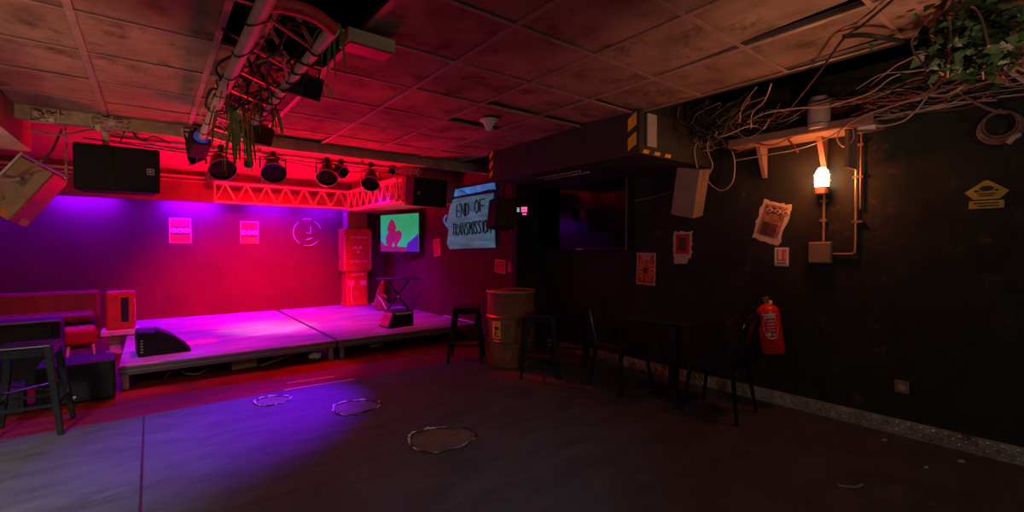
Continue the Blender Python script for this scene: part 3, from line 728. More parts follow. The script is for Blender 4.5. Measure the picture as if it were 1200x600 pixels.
# lighting bar over stage edge and par cans
RY = 6.0; RZ = 2.49
t = thing('hanging_lamp_bar', 'long horizontal lamp bar across the front of stage ceiling', 'bar', (0, RY, RZ))
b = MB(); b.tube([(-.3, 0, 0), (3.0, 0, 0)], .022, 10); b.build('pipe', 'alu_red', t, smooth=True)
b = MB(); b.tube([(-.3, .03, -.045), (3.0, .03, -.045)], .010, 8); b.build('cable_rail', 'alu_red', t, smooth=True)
for x in (-.1, 1.0, 2.2, 2.9):
    b = MB(); b.box((x, 0, .06), (.04, .012, .12)); b.build('hanger', 'alu_red', t)
def parcan(x, z, s, tilt, yaw, label, group='par cans'):
    t = thing('hanging_lamp', label, 'lamp', (x, RY, z), 0, group)
    T = Matrix.Rotation(yaw, 4, 'Z') @ Matrix.Rotation(tilt, 4, 'X')    # local -Z is the beam
    b = MB(); b.lathe([(.02*s, .16*s), (.065*s, .15*s), (.085*s, .08*s), (.118*s, -.06*s), (.128*s, -.075*s), (.128*s, -.09*s), (.115*s, -.09*s), (.11*s, -.06*s)], 24, T); b.build('can', 'black', t, smooth=True)
    b = MB(); b.lathe([(0, -.050*s), (.06*s, -.058*s), (.110*s, -.062*s)], 24, T); b.build('lens', 'lens', t, smooth=True)
    b = MB(); b.tube([T @ V((.127*s*math.cos(q), .127*s*math.sin(q), -.092*s)) for q in [2*PI*k/28 for k in range(28)]], .007*s, 6, closed=True); b.build('rim', 'steel', t, smooth=True)
    b = MB(); b.tube([(-.13*s, 0, 0), (-.13*s, 0, .12*s), (0, 0, .15*s), (.13*s, 0, .12*s), (.13*s, 0, 0)], .009*s); b.tube([(0, 0, .15*s), (0, 0, RZ-z)], .012); b.box((0, 0, RZ-z), (.05, .07, .06)); b.build('yoke', 'black_metal', t)
    b = MB(); b.box((-.12*s, -.05, -.14*s), (.012, .012, .08*s)); b.box((-.10*s, -.05, -.175*s), (.06*s, .012, .012)); b.build('filter_frame', 'steel', t)
    return t
parcan(.62, 2.30, 1.05, R(-52), R(8), 'round black par can below the truss end')
parcan(1.14, 2.31, 1.05, R(-52), R(-4), 'round black par can second along the bar from the truss')
parcan(1.75, 2.32, 1.0, R(-45), R(-18), 'round black par can third along the bar, beside a small spot')
parcan(2.31, 2.29, .95, R(-45), R(-24), 'round black par can at the right end of lamp bar')
parcan(.40, 2.36, .55, R(-75), R(-60), 'small dark spotlight left of all the par cans', 'small spots')
parcan(1.92, 2.37, .6, R(-60), R(25), 'small dark spotlight just right of the third par can', 'small spots')
parcan(.88, 2.36, .4, R(-60), R(10), 'tiny spotlight hanging between first and second par cans', 'small spots')
parcan(2.62, 2.44, .4, R(-75), R(-40), 'tiny spotlight tucked up near right end of lamp bar', 'small spots')

# foam clumps and wires at the timber edge
for (px, py, r_, lab) in ((128, 146, .085, 'foam and wire clump above the wide hanging speaker'), (52, 137, .06, 'yellowish foam clump on the timber at far left'), (226, 158, .06, 'pale foam lump on timber beside the truss end'), (300, 166, .035, 'small foam lump on timber right of the truss')):
    c = ony(px, py, YE-.03)
    t = thing('hanging_foam_clump', lab, 'foam', c)
    b = MB()
    for k in range(7): b.blob((random.uniform(-1, 1)*r_, random.uniform(-.3, .3)*r_, random.uniform(-.4, .4)*r_), r_*random.uniform(.3, .55), 8, .25)
    b.build('foam', 'foam', t, smooth=True)
    for k in range(5):
        b = MB(); pts = [(random.uniform(-1.6, 1.6)*r_, random.uniform(-.8, .1)*r_, random.uniform(-.9, .9)*r_) for _ in range(5)]
        b.tube(smoothpath(pts, 5), .004, 5); b.build('wire', 'cable_pale', t, smooth=True)
def wire(pts, r_, m, label, cat='cable', group=None, name='hanging_cable', n=6):
    b = MB(); b.tube(smoothpath(pts, 6), r_, n); o = b.build(name, m, smooth=True); tag(o, label, cat, group); return o
E_ = YE-.02
wire([ony(30, 150, E_), ony(70, 158, E_-.03), ony(110, 152, E_), ony(150, 160, E_-.02), ony(190, 172, E_), ony(235, 178, E_)], .007, 'cable_brown', 'brown wire draped along timber above hanging speaker')
wire([ony(140, 168, 5.5), ony(150, 150, 5.4), ony(165, 165, 5.5), ony(180, 160, 5.5), ony(200, 168, 5.5)], .006, 'cable_black', 'black wire looping over top of the hanging speaker')
wire([(-.5, 6.05, 2.45), (.6, 6.06, 2.40), (1.2, 6.04, 2.43), (1.9, 6.06, 2.37), (2.5, 6.04, 2.42), (2.95, 6.03, 2.38)], .007, 'cable_black', 'black power cable sagging under lamp bar')

# ------------------------------------------------------------------ screens and the right wall, stage part
c = onx(468, 273, 3.60)
t = thing('wall_mounted_television', 'lit flat television with dark figure on green picture', 'television'); place(t, Matrix.Translation(c) @ Matrix.Rotation(R(-74), 4, 'Z') @ Matrix(((1, 0, 0, 0), (0, 0, -1, 0), (0, 1, 0, 0), (0, 0, 0, 1))))
TW, TH = 1.04, .68
b = MB(); b.box((0, 0, -.02), (TW+.05, TH+.05, .05)); b.build('housing', 'black', t, bevel=.006)
b = MB(); b.box((0, 0, .006), (TW, TH, .004)); b.build('screen', 'screen_green', t)
b = MB(); b.prism([(TW/2, -TH/2), (TW/2, -.02), (TW*.22, -TH*.28), (TW*.18, -TH/2)], .009, .010); b.build('dark_corner', 'screen_purple', t)
b = MB(); b.prism([(-TW/2, -TH/2), (TW*.2, -TH/2), (TW*.2, -TH*.38), (-TW*.2, -TH*.36), (-TW*.38, -TH*.33), (-TW*.5, -TH*.2)], .009, .0105); b.build('ground_shape', 'screen_maroon', t)
b = MB(); sil = [(-.36, -.2), (-.37, -.06), (-.30, .0), (-.33, .08), (-.28, .19), (-.21, .27), (-.13, .22), (-.07, .1), (-.1, .03), (.02, .05), (.09, -.02), (.05, -.12), (-.04, -.2), (-.05, -.26), (-.12, -.26), (-.14, -.16), (-.2, -.26), (-.28, -.26)]
b.prism(sil, .009, .012); b.build('figure_shape', 'screen_maroon', t)
b = MB(); b.box((0, .05, -.09), (.12, .12, .12)); b.build('wall_bracket', 'black_metal', t)
# lettered sheet
t = thing('projection_sign', 'pale blue lit sheet hand-lettered END OF TRANSMISSION', 'sign'); place(t, face_right(0, 0, 0))
P_ = lambda px, py: (lambda q: (-q.y, q.z))(onx(px, py, 3.80))
out = [P_(*q) for q in ((529, 237), (533, 233), (578, 226), (579, 262), (580, 290), (545, 291), (527, 292), (524, 285), (526, 270), (523, 262), (526, 250))]
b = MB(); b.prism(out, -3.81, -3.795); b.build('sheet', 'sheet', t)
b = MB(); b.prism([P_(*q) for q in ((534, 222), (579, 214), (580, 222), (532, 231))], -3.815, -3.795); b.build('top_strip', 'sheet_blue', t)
b = MB(); b.tube([(*P_(533, 232), -3.785), (*P_(580, 223), -3.785)], .018); b.tube([(*P_(540, 223), -3.79), (*P_(552, 229), -3.79), (*P_(575, 222), -3.79)], .006); b.build('support_rod', 'black_metal', t)
LET = {'E': [[(1, 1), (0, 1), (0, 0), (1, 0)], [(0, .5), (.8, .5)]], 'N': [[(0, 0), (0, 1), (1, 0), (1, 1)]], 'D': [[(0, 0), (0, 1), (.7, .85), (.95, .5), (.7, .12), (0, 0)]], 'O': [[(.5, 1), (.05, .75), (.05, .25), (.5, 0), (.95, .25), (.95, .75), (.5, 1)]],
       'F': [[(0, 0), (0, 1), (1, 1)], [(0, .5), (.8, .5)]], 'T': [[(0, 1), (1, 1)], [(.5, 1), (.45, 0)]], 'R': [[(0, 0), (0, 1), (.8, .9), (.8, .6), (0, .5), (.95, 0)]], 'A': [[(0, 0), (.5, 1), (1, 0)], [(.2, .4), (.8, .4)]],
       'S': [[(.95, .9), (.4, 1), (.05, .75), (.9, .3), (.55, 0), (0, .1)]], 'M': [[(0, 0), (.1, 1), (.5, .4), (.9, 1), (1, 0)]], 'I': [[(.5, 0), (.5, 1)]]}
b = MB()
def word(txt, x0, y0, w, h, slope):
    x = x0
    for ch in txt:
        cw = w*(.45 if ch == 'I' else 1)
        for st_ in LET.get(ch, []):
            b.tube([(x+u*cw*.78+random.uniform(-.005, .005), y0+v*h+(x-x0)*slope+random.uniform(-.006, .006), -3.792) for u, v in st_], .0115, 5)
        x += cw
x0, y0 = P_(535, 256); x1, _ = P_(571, 254)
W_ = x1-x0
word('END', x0+.02, y0+.02, W_*.155, .19, .03); word('OF', x0+.02+W_*.60, y0+.05, W_*.17, .19, .03)
x0, y0 = P_(530, 276)
word('TRANSMISSION', x0+.02, y0-.01, W_*.118, .19, .03)
b.build('lettering', 'ink', t)
b = MB(); b.tube(smoothpath([(*P_(524, 252), -3.79), (*P_(522, 258), -3.77), (*P_(525, 266), -3.79)]), .012); b.build('folded_edge', 'sheet_blue', t)
# small posters on that wall
def wallsheet(px, py, w, h, x, label, roll=0, mats=('paper_pink', 'paper_red'), name='poster'):
    q = onx(px, py, x)
    t = thing(name, label, 'poster'); place(t, face_right(q.y, q.z, x-.001) @ Matrix.Rotation(roll, 4, 'Z'))
    b = MB(); b.box((0, 0, 0), (w, h, .003)); b.build('sheet', mats[0], t)
    b = MB(); b.box((0, 0, .002), (w-.035, h-.035, .002)); b.build('print', mats[1], t)
    return t
wallsheet(512, 290, .23, .29, XS, 'small red tilted poster left of the lettered sheet', R(6))
wallsheet(586, 312, .24, .19, XS, 'small red poster on the wall above the barrel', R(-4))
wallsheet(597, 313, .10, .17, XS, 'narrow dark red scrap beside the red poster above barrel', R(-4), ('paper_dark', 'paper_red'))
wallsheet(446, 303, .12, .20, XS, 'tiny pink notice on corner wall below the green television', 0, ('paper_pink', 'paper_pink'))
# LED effect light
q = onx(612, 247, 3.75)
t = thing('hanging_effect_lamp', 'round effect light with pink glow left of the big television', 'lamp', q, R(-42))
b = MB(); b.lathe([(.03, -.12), (.09, -.1), (.11, 0), (.10, .03)], 20, Matrix.Rotation(R(90), 4, 'X')); b.build('housing', 'black', t, smooth=True)
b = MB(); b.lathe([(.0, .034), (.095, .03)], 20, Matrix.Rotation(R(90), 4, 'X')); b.build('dome', 'lens', t, smooth=True)
b = MB()
for k in range(6): b.box((.0+.026*(k % 3), -.036, .03-.035*(k//3)), (.024, .006, .030))
b.box((.03, -.036, -.045), (.05, .006, .02))
b.build('pink_led', 'led_pink', t)
b = MB(); [b.box((-.05, -.036, .03-.02*k), (.03, .006, .010)) for k in range(3)]; b.build('cyan_led', 'led_cyan', t)
b = MB(); b.tube([(-.12, .05, 0), (-.12, .05, .15), (.12, .05, .15), (.12, .05, 0)], .01); b.tube([(0, .05, .15), (0, .05, 2.19-q.z)], .012); b.build('yoke', 'black_metal', t)
# big television
t = thing('wall_mounted_television', 'big switched-off flat television on the dark wall under the beam', 'television'); place(t, face_right(4.09, 1.785, XW-.085))
b = MB(); b.box((0, 0, 0), (1.48, .84, .06)); b.build('housing', 'black', t, bevel=.008)
b = MB(); b.box((0, .008, .032), (1.44, .80, .004)); b.build('screen', 'tv_glass', t)
b = MB(); b.box((.735, 0, .034), (.006, .82, .004)); b.build('bezel_edge', 'steel', t)
b = MB(); b.box((0, -.412, .034), (.12, .012, .004)); b.build('badge', 'badge', t)
b = MB(); b.box((0, 0, -.055), (.4, .3, .05)); b.build('wall_bracket', 'black_metal', t)
wire([onx(744, 235, 4.33), onx(765, 231, 4.34), onx(786, 225, 4.34)], .008, 'cable_brown', 'thin lead from big television to the tilted brown speaker')
# detector on the ceiling
t = thing('smoke_detector', 'white cone shaped detector on the tiled ceiling', 'detector', (2.41, 3.42, H-.001))
b = MB(); b.lathe([(.075, .0), (.075, -.01), (.06, -.02), (.038, -.06), (.03, -.085), (.02, -.095), (0, -.097)], 24); b.build('cone', 'white', t, smooth=True)
b = MB(); b.lathe([(.085, 0), (.085, -.008), (.07, -.01)], 24); b.build('base_ring', 'white', t, smooth=True)

# ------------------------------------------------------------------ right wall items
# sunburst poster
t = wallsheet(757, 315, .25, .36, XW, 'red sunburst poster with dark emblem below the big television', R(-1), ('paper', 'paper_red'))
b = MB()
for k in range(18):
    a = 2*PI*k/18; 
    if k % 9 == 4: continue
    rx, ry = .10, .15
    b.prism([(.03*math.cos(a-.05), .03*math.sin(a-.05)), (rx*math.cos(a-.06), ry*math.sin(a-.06)), (rx*math.cos(a+.06), ry*math.sin(a+.06)), (.03*math.cos(a+.05), .03*math.sin(a+.05))], .003, .004)
b.build('rays', 'yellow', t)
b = MB(); b.prism([(.034*math.cos(q_)*(1+.15*math.sin(5*q_)), -.02+.034*math.sin(q_)) for q_ in [2*PI*k/16 for k in range(16)]], .004, .006); b.build('emblem', 'paper_dark', t)
b = MB(); b.box((0, .148, .004), (.14, .016, .002)); b.box((0, .118, .004), (.11, .022, .002)); b.build('title_band', 'paper', t)
# torn posters
def torn(px, py, w, h, label, roll, inner):
    q = onx(px, py, XW)
    t = thing('torn_poster', label, 'poster'); place(t, face_right(q.y, q.z, XW+.001) @ Matrix.Rotation(roll, 4, 'Z'))
    n = 9; o_ = []
    for (ax, ay, bx, by) in ((-1, -1, 1, -1), (1, -1, 1, 1), (1, 1, -1, 1), (-1, 1, -1, -1)):
        for k in range(n):
            f = k/n; o_.append(((ax+(bx-ax)*f)*w/2+random.uniform(-.012, .012), (ay+(by-ay)*f)*h/2+random.uniform(-.012, .012)))
    b = MB(); b.prism(o_, 0, .003); b.build('sheet', 'paper', t)
    b = MB(); b.box((0, .01, .0035), (w*.76, h*.78, .002)); b.build('print', inner, t)
    return t
t = torn(904, 260, .25, .36, 'large tilted torn poster with pale ragged border left of the bulkhead lamp', R(-17), 'poster_mix')
b = MB(); [b.box((-.02+.02*k, .12-.035*k, .006), (.12, .018, .002)) for k in range(2)]; b.box((0, -.07, .006), (.13, .12, .002)); b.build('picture_block', 'paper_dark', t)
b = MB(); [b.tube(smoothpath([(-.07+.07*k, .09, .006), (-.05+.07*k, .12, .006), (-.02+.07*k, .10, .006), (-.05+.07*k, .08, .006)], 3), .006, 4) for k in range(3)]; b.build('pale_scroll', 'paper', t)
t = torn(800, 287, .21, .27, 'small torn red poster with dark picture left of the tilted torn one', R(-1), 'paper_red')
b = MB(); b.box((0, .01, .006), (.09, .13, .002)); b.build('picture_block', 'paper_dark', t)
b = MB(); q_ = [(-.09, -.20), (.05, -.195), (.075, -.15), (.06, -.125), (-.085, -.13), (-.10, -.16)]; b.prism(q_, .003, .006); b.build('torn_strip', 'paper', t)
# extinguisher sign
t = wallsheet(916, 301, .115, .165, XW, 'small red and white fire extinguisher sign above the extinguisher', 0, ('white', 'red_paint'), 'safety_sign')
b = MB(); b.box((-.012, .012, .004), (.024, .075, .003)); b.box((-.012, .056, .004), (.014, .012, .003)); [b.box((.03, .03-.022*k, .004), (.014, .012, .003)) for k in range(3)]; b.build('pictogram', 'white', t)
b = MB(); b.box((0, -.056, .0045), (.1, .03, .003)); b.build('lower_band', 'white', t)
b = MB(); b.box((0, -.054, .007), (.085, .012, .002)); b.build('text_line', 'blue_print', t)
# fire extinguisher
q = onx(907, 380, 4.26)
t = thing('hanging_fire_extinguisher', 'red fire extinguisher with white printed label hung on dark wall', 'extinguisher', (q.x, q.y, .48), (R(-8), R(0), R(20)))
b = MB(); b.lathe([(.07, 0), (.086, .006), (.09, .02), (.09, .36), (.084, .385), (.06, .41), (.03, .425), (.026, .43)], 28); b.build('cylinder', 'red_paint', t, smooth=True)
b = MB(); b.cyl((0, 0, .425), (0, 0, .465), .024); b.box((0, 0, .475), (.05, .045, .035)); b.build('valve', 'copper', t, bevel=.004)
b = MB(); b.box((.05, 0, .515), (.15, .022, .012)); b.box((.05, 0, .49), (.13, .02, .010)); b.build('handle', 'black', t, bevel=.003)
b = MB(); b.tube(smoothpath([(.03, .02, .475), (.09, .03, .46), (.115, .03, .35), (.112, .03, .2), (.108, .03, .08)]), .012, 8); b.cyl((.108, .03, .09), (.107, .03, .0), .015, .02); b.build('hose', 'black', t, smooth=True)
b = MB()
def cylpatch(a0, a1, z0, z1, rr): return arc(R(a0), R(a1), z0, z1, rr, 6)
rr = .0915
ca = 188
b.add(*cylpatch(ca-30, ca+34, .335, .35, rr)); b.add(*cylpatch(ca-26, ca+30, .312, .326, rr))
for k in range(4): b.add(*cylpatch(ca-20, ca+22, .285-k*.027, .291-k*.027, rr))
b.add(*cylpatch(ca-22, ca-2, .16, .19, rr)); b.add(*cylpatch(ca+6, ca+20, .165, .175, rr)); b.add(*cylpatch(ca-20, ca+24, .138, .146, rr))
b.tube([(rr*math.cos(R(ca)+.62*math.cos(w)), rr*math.sin(R(ca)+.62*math.cos(w)), .235+.10*math.sin(w)) for w in [2*PI*k/28 for k in range(28)]], .0028, 4, closed=True)
b.build('printed_label', 'white', t)
b = MB(); b.cyl((.02, -.02, .44), (.0, -.035, .44), .017, n=14); b.build('gauge', 'white', t)
b = MB(); b.box((.04, .1, .30), (.05, .05, .25)); b.build('wall_hook', 'black', t)
# bulkhead lamp, conduit and box
q = onx(967, 210, XW)
t = thing('bulkhead_lamp', 'lit caged glass bulkhead lamp on the dark wall', 'lamp', (XW, q.y, q.z))
b = MB(); b.cyl((0, 0, -.10), (-.07, 0, -.10), .035, n=14); b.cyl((-.07, 0, -.125), (-.07, 0, -.07), .05, .055, 18); b.build('base', 'copper', t, smooth=True)
b = MB(); b.lathe([(.045, -.07), (.05, -.05), (.052, .03), (.042, .065), (.02, .083), (0, .087)], 20, Matrix.Translation((-.07, 0, 0))); b.build('glass', 'bulb', t, smooth=True)
b = MB()
for k in range(6):
    a = 2*PI*k/6+.3; b.tube([(-.07+.058*math.cos(a), .058*math.sin(a), -.07), (-.07+.060*math.cos(a), .060*math.sin(a), .03), (-.07+.03*math.cos(a), .03*math.sin(a), .085), (-.07, 0, .097)], .003, 5)
for zz in (-.02, .03): b.tube([(-.07+.060*math.cos(w), .060*math.sin(w), zz) for w in [2*PI*k/18 for k in range(18)]], .003, 5, closed=True)
b.build('wire_cage', 'steel', t)
qb = onx(963, 296, XW)
t = thing('junction_box', 'brown square junction box on wall under the bulkhead lamp', 'box', (XW-.03, qb.y, qb.z))
b = MB(); b.box((0, 0, 0), (.06, .165, .175)); b.build('box_body', 'box_brown', t, bevel=.008)
b = MB(); b.box((-.032, 0, 0), (.006, .15, .16)); b.build('box_lid', 'box_brown', t, bevel=.004)
b = MB(); [b.cyl((-.034, sy*.06, sz*.065), (-.039, sy*.06, sz*.065), .006, n=8) for sy in (-1, 1) for sz in (-1, 1)]; b.build('screw', 'copper', t)
t = thing('conduit', 'copper brown conduit pipe joining bulkhead lamp and junction box', 'pipe', (XW-.02, q.y, 0))
b = MB(); b.cyl((0, 0, qb.z+.09), (0, 0, q.z-.13), .012); b.build('pipe', 'copper', t, smooth=True)
for z_ in (1.62, 1.78): b = MB(); b.box((.005, 0, z_), (.03, .05, .02)); b.build('pipe_clip', 'copper', t)
qp = onx(1003, 296, XW)
t = thing('conduit', 'tall copper pipe running from cable tray then turning to junction box', 'pipe', (XW-.02, qp.y, 0))
b = MB(); b.tube(smoothpath([(0, 0, 2.36), (0, 0, 1.8), (0, 0, 1.40), (0, .008, 1.355), (0, .03, 1.345), (0, qb.y-qp.y-.085, 1.345)], 5), .009, 8); b.build('pipe', 'copper', t, smooth=True)
b = MB(); b.cyl((0, -.03, 1.7), (0, -.03, 2.36), .007); b.build('second_pipe', 'copper', t, smooth=True)
for z_ in (1.6, 1.95, 2.2): b = MB(); b.box((.005, -.012, z_), (.03, .07, .018)); b.build('pipe_clip', 'copper', t)
# diamond sign
q = onx(1156, 230, XW)
t = thing('warning_sign', 'yellow diamond warning sign with lower plate on the dark wall', 'sign'); place(t, face_right(q.y, q.z, XW+.001))
b = MB(); b.prism([(-.105, .03), (-.01, .105), (.01, .105), (.105, .03), (.06, -.02), (-.06, -.02)], 0, .005); b.build('diamond_plate', 'yellow_sign', t)
b = MB(); b.box((0, -.055, .003), (.165, .052, .006)); b.build('lower_plate', 'yellow_sign', t, bevel=.004)
b = MB(); b.prism([(.035*math.cos(w), .052+.018*math.sin(w)) for w in [2*PI*k/14 for k in range(14)]], .005, .007); b.box((-.048, .036, .006), (.022, .014, .003)); b.box((.048, .038, .006), (.016, .012, .003))
b.box((0, .018, .006), (.09, .006, .003)); b.box((0, .003, .006), (.07, .006, .003)); b.build('creature_symbol', 'sign_black', t)
b = MB(); b.box((0, -.045, .008), (.12, .008, .003)); b.box((.01, -.064, .008), (.1, .008, .003)); b.build('text_line', 'sign_black', t)
# wall outlet
q = onx(1057, 453, XW)
t = thing('wall_outlet', 'brown wall socket low on the dark wall above skirting', 'outlet'); place(t, face_right(q.y, q.z, XW-.006))
b = MB(); b.box((0, 0, 0), (.085, .09, .012)); b.build('plate', 'wood', t, bevel=.003)
b = MB(); b.lathe([(.022, .006), (.024, .010), (.016, .009), (0, .008)], 18); b.build('socket', 'cable_pale', t, smooth=True)

# ------------------------------------------------------------------ cable tray and tangle
t = thing('cable_tray', 'wooden cable shelf on wedge brackets above the bulkhead lamp', 'shelf', (4.2, 1.55, 2.30))
b = MB(); b.box((.02, 0, 0), (.30, 1.05, .03)); b.box((-.13, 0, .02), (.015, 1.05, .06)); b.build('shelf_board', 'wood', t, bevel=.003)
for yy in (.34, -.13):
    b = MB(); b.prism([(.02, -.015), (.17, -.015), (.17, -.28), (.155, -.28)], -.02, .02, Matrix(((1, 0, 0, 0), (0, 0, -1, yy), (0, 1, 0, 0), (0, 0, 0, 1)))); b.build('bracket', 'wood', t, bevel=.003)
b = MB(); b.box((.02, -.35, -.16), (.2, .025, .28)); b.build('end_bracket', 'wood', t)
q = onx(960, 123, 4.1)
t = thing('canister', 'grey rounded canister standing among cables on the shelf', 'canister', (4.09, 1.375, 2.316))
b = MB(); b.lathe([(.070, 0), (.076, .01), (.076, .21), (.062, .24), (.02, .252), (0, .253)], 22); b.build('body', 'plastic_grey', t, smooth=True)
b = MB(); b.lathe([(.077, .03), (.079, .035), (.077, .04)], 22); b.build('band', 'box_brown', t)
q = onx(1016, 148, 4.15)
t = thing('hanging_power_adapter', 'white power adapter dangling right of the bulkhead lamp', 'adapter', q, (R(8), R(0), R(5)))
b = MB(); b.box((0, 0, 0), (.05, .11, .05)); b.build('case', 'white', t, bevel=.006)
b = MB(); b.tube([(0, -.055, 0), (0, -.09, -.002)], .009); b.build('cable_boot', 'cable_pale', t)
G = lambda L_, x: [onx(px, py, xx) for (px, py), xx in zip(L_, x if isinstance(x, (list, tuple)) else [x]*len(L_))]
Z_ = lambda px, py, dz=.03: onz(px, py, H-dz)
wire([Z_(1046, 0), Z_(1010, 30), Z_(988, 46, .05), onz(962, 82, 2.48), onx(930, 122, 3.8), onx(902, 152, 4.05)], .007, 'cable_black', 'long black cable from ceiling gap slanting down to shelf')
wire([Z_(1118, -6, .04), Z_(1104, 22, .05), Z_(1086, 40, .06), Z_(1062, 48, .08), Z_(1034, 44, .08), Z_(1010, 41, .05), Z_(988, 43, .03)], .013, 'cable_black', 'thick black cable swooping below the ceiling at right')
wire(G([(818, 155), (814, 177), (818, 198), (827, 206), (835, 194), (829, 174), (833, 155)], 4.1), .006, 'cable_pale', 'pale cable loop hanging above the tilted brown speaker')
wire(G([(820, 200), (835, 218), (848, 223), (859, 212), (861, 190), (858, 178)], 4.12), .005, 'cable_pale', 'lower pale cable loop drooping right of the tilted speaker')
wire(G([(862, 188), (895, 182), (937, 174), (973, 160), (1003, 140), (1040, 126), (1082, 114)], 4.05), .005, 'cable_pale', 'long pale cable sagging in front of the wedge brackets')
wire(G([(1002, 140), (988, 149), (981, 163), (990, 172), (1000, 162), (998, 146)], 4.15), .005, 'cable_pale', 'small pale cable loop right above the bulkhead lamp')
wire(G([(918, 155), (925, 165), (931, 172), (935, 178)], 4.15), .008, 'cable_red', 'short red lead with dangling end left of the lamp')
wire(G([(1034, 148), (1058, 142), (1075, 128), (1087, 112)], 4.12), .006, 'cable_pale', 'pale lead running from the white power adapter')
wire(G([(887, 102), (870, 124), (867, 142)], [3.5, 3.7, 3.9]), .005, 'cable_pale', 'pale cable dropping steeply from ceiling edge, nearer the beam')
wire(G([(904, 98), (896, 118), (882, 132), (880, 150)], [3.4, 3.6, 3.8, 4.0]), .005, 'cable_pale', 'pale cable dropping from ceiling edge, nearer the canister')
wire(G([(1085, 112), (1104, 106), (1130, 90), (1146, 74)], [4.1, 4.05, 3.95, 3.9]), .007, 'cable_brown', 'brown cable climbing from shelf end into the ivy')
wire(G([(1080, 110), (1108, 112), (1132, 98), (1140, 84)], [4.1, 4.05, 4.0, 3.95]), .009, 'cable_pale', 'thick pale cable bundle curving up under the ivy')
wire(G([(1128, 112), (1150, 124), (1166, 130), (1180, 132)], 4.2), .009, 'cable_brown', 'brown cable leading down to the hanging coil')
wire([onz(1070, 62, 2.50), onz(1090, 58, 2.50), onz(1108, 48, 2.5), onz(1122, 34, 2.5)], .006, 'cable_pale', 'pale cable from ceiling edge up toward ivy')
wire(G([(1178, 78), (1190, 88), (1204, 97)], 3.9), .012, 'cable_pale', 'pale cable curling from foot of the copper pipe')
wire(G([(836, 152), (860, 178), (880, 168), (905, 170), (930, 160), (960, 150), (1000, 150)], 4.08), .006, 'cable_red', 'red cable wound along front edge of the shelf')
# the tangle: individual cables in the run
for k in range(84):
    y0 = random.uniform(.35, 2.35); y1 = min(2.4, max(.2, y0+random.choice((-1, 1))*random.uniform(.5, 1.4)))
    z0 = 2.345+random.random()**1.5*.26; x0 = random.uniform(3.85, 4.32); pts = []
    if min(y0, y1)-.15 < 1.38 < max(y0, y1)+.15 and k % 5: x0 = random.uniform(4.26, 4.33)
    n = 7
    for q in range(n):
        f = q/(n-1); pts.append((x0+random.uniform(-.07, .05), y0+(y1-y0)*f+random.uniform(-.04, .04), max(2.34, z0+random.uniform(-.06, .06))))
    wire(pts, random.choice((.0025, .003, .004, .005)), random.choice(('cable_black', 'cable_black', 'cable_black', 'cable_brown', 'cable_brown', 'cable_pale', 'cable_pale', 'cable_red')), 'tangled cable lying in the cable run above the right wall', 'cable', 'tangled cables above right wall', n=5)
for k in range(34):   # dense hanging loops at the beam end
    y0 = random.uniform(1.95, 2.40); x0 = random.uniform(3.55, 4.3); dr = random.uniform(.08, .3)
    pts = [(x0, y0, 2.62), (x0+random.uniform(-.06, .06), y0+.03, 2.62-dr*.6), (x0+random.uniform(-.1, .1), y0-.08, 2.60-dr), (x0+random.uniform(-.1, .1), y0-.22, 2.60-dr*.7), (x0+random.uniform(-.05, .05), y0-.36, 2.62-dr*.3)]
    wire(pts, random.choice((.003, .004, .006)), random.choice(('cable_black', 'cable_black', 'cable_brown')), 'dark cable drooping in loops beside the beam end', 'cable', 'drooping cables by the beam', n=5)
# coil
q = onx(1172, 150, XW-.06)
t = thing('hanging_cable_coil', 'coiled pale cable hanging on the wall above the yellow sign', 'cable', q)
b = MB()
for k in range(5):
    dr = .007*k; b.tube([(-.012*(k % 3), (.105-dr)*math.cos(w), (.10-dr*.7)*math.sin(w)+.006*k) for w in [2*PI*i/26 for i in range(26)]], .006, 5, closed=True)
b.build('cable_loops', 'cable_brown', t, smooth=True)
b = MB(); b.tube([(-.03, -.04, -.11), (-.03, -.06, -.08), (-.02, -.09, -.06)], .016); b.build('tie', 'cable_pale', t, smooth=True)
b = MB(); b.cyl((.06, .0, .11), (-.03, 0, .11), .008); b.build('hook', 'steel', t)
# ivy
t = thing('hanging_ivy', 'leafy dark green ivy spilling from the ceiling corner', 'plant', onz(1147, 34, 2.43))
b = MB()
for k in range(430):
    ctr = V((random.gauss(0, .13), random.gauss(0, .10), random.uniform(-.20, .09)))
    s_ = random.uniform(.018, .04); Tm = Matrix.Translation(ctr) @ Euler((random.uniform(-1, 1), random.uniform(-1, 1), random.uniform(0, 6.28))).to_matrix().to_4x4()
    b.add([(0, -s_, 0), (s_*.8, -s_*.25, .2*s_), (s_*.55, .35*s_, 0), (0, s_*1.2, -.25*s_), (-s_*.55, .35*s_, 0), (-s_*.8, -s_*.25, .2*s_), (0, 0, .12*s_)], [(0, 1, 6), (1, 2, 6), (2, 3, 6), (3, 4, 6), (4, 5, 6), (5, 0, 6)], Tm)
b.build('leaves', 'leaf', t)
b = MB()
for k in range(9):
    x, y_ = random.gauss(0, .1), random.gauss(0, .1)
    b.tube(smoothpath([(x, y_, .10), (x+random.uniform(-.1, .1), y_+random.uniform(-.1, .1), 0), (x+random.uniform(-.15, .15), y_+random.uniform(-.15, .15), -.20)]), .005, 5)
b.build('stems', 'cable_brown', t, smooth=True)

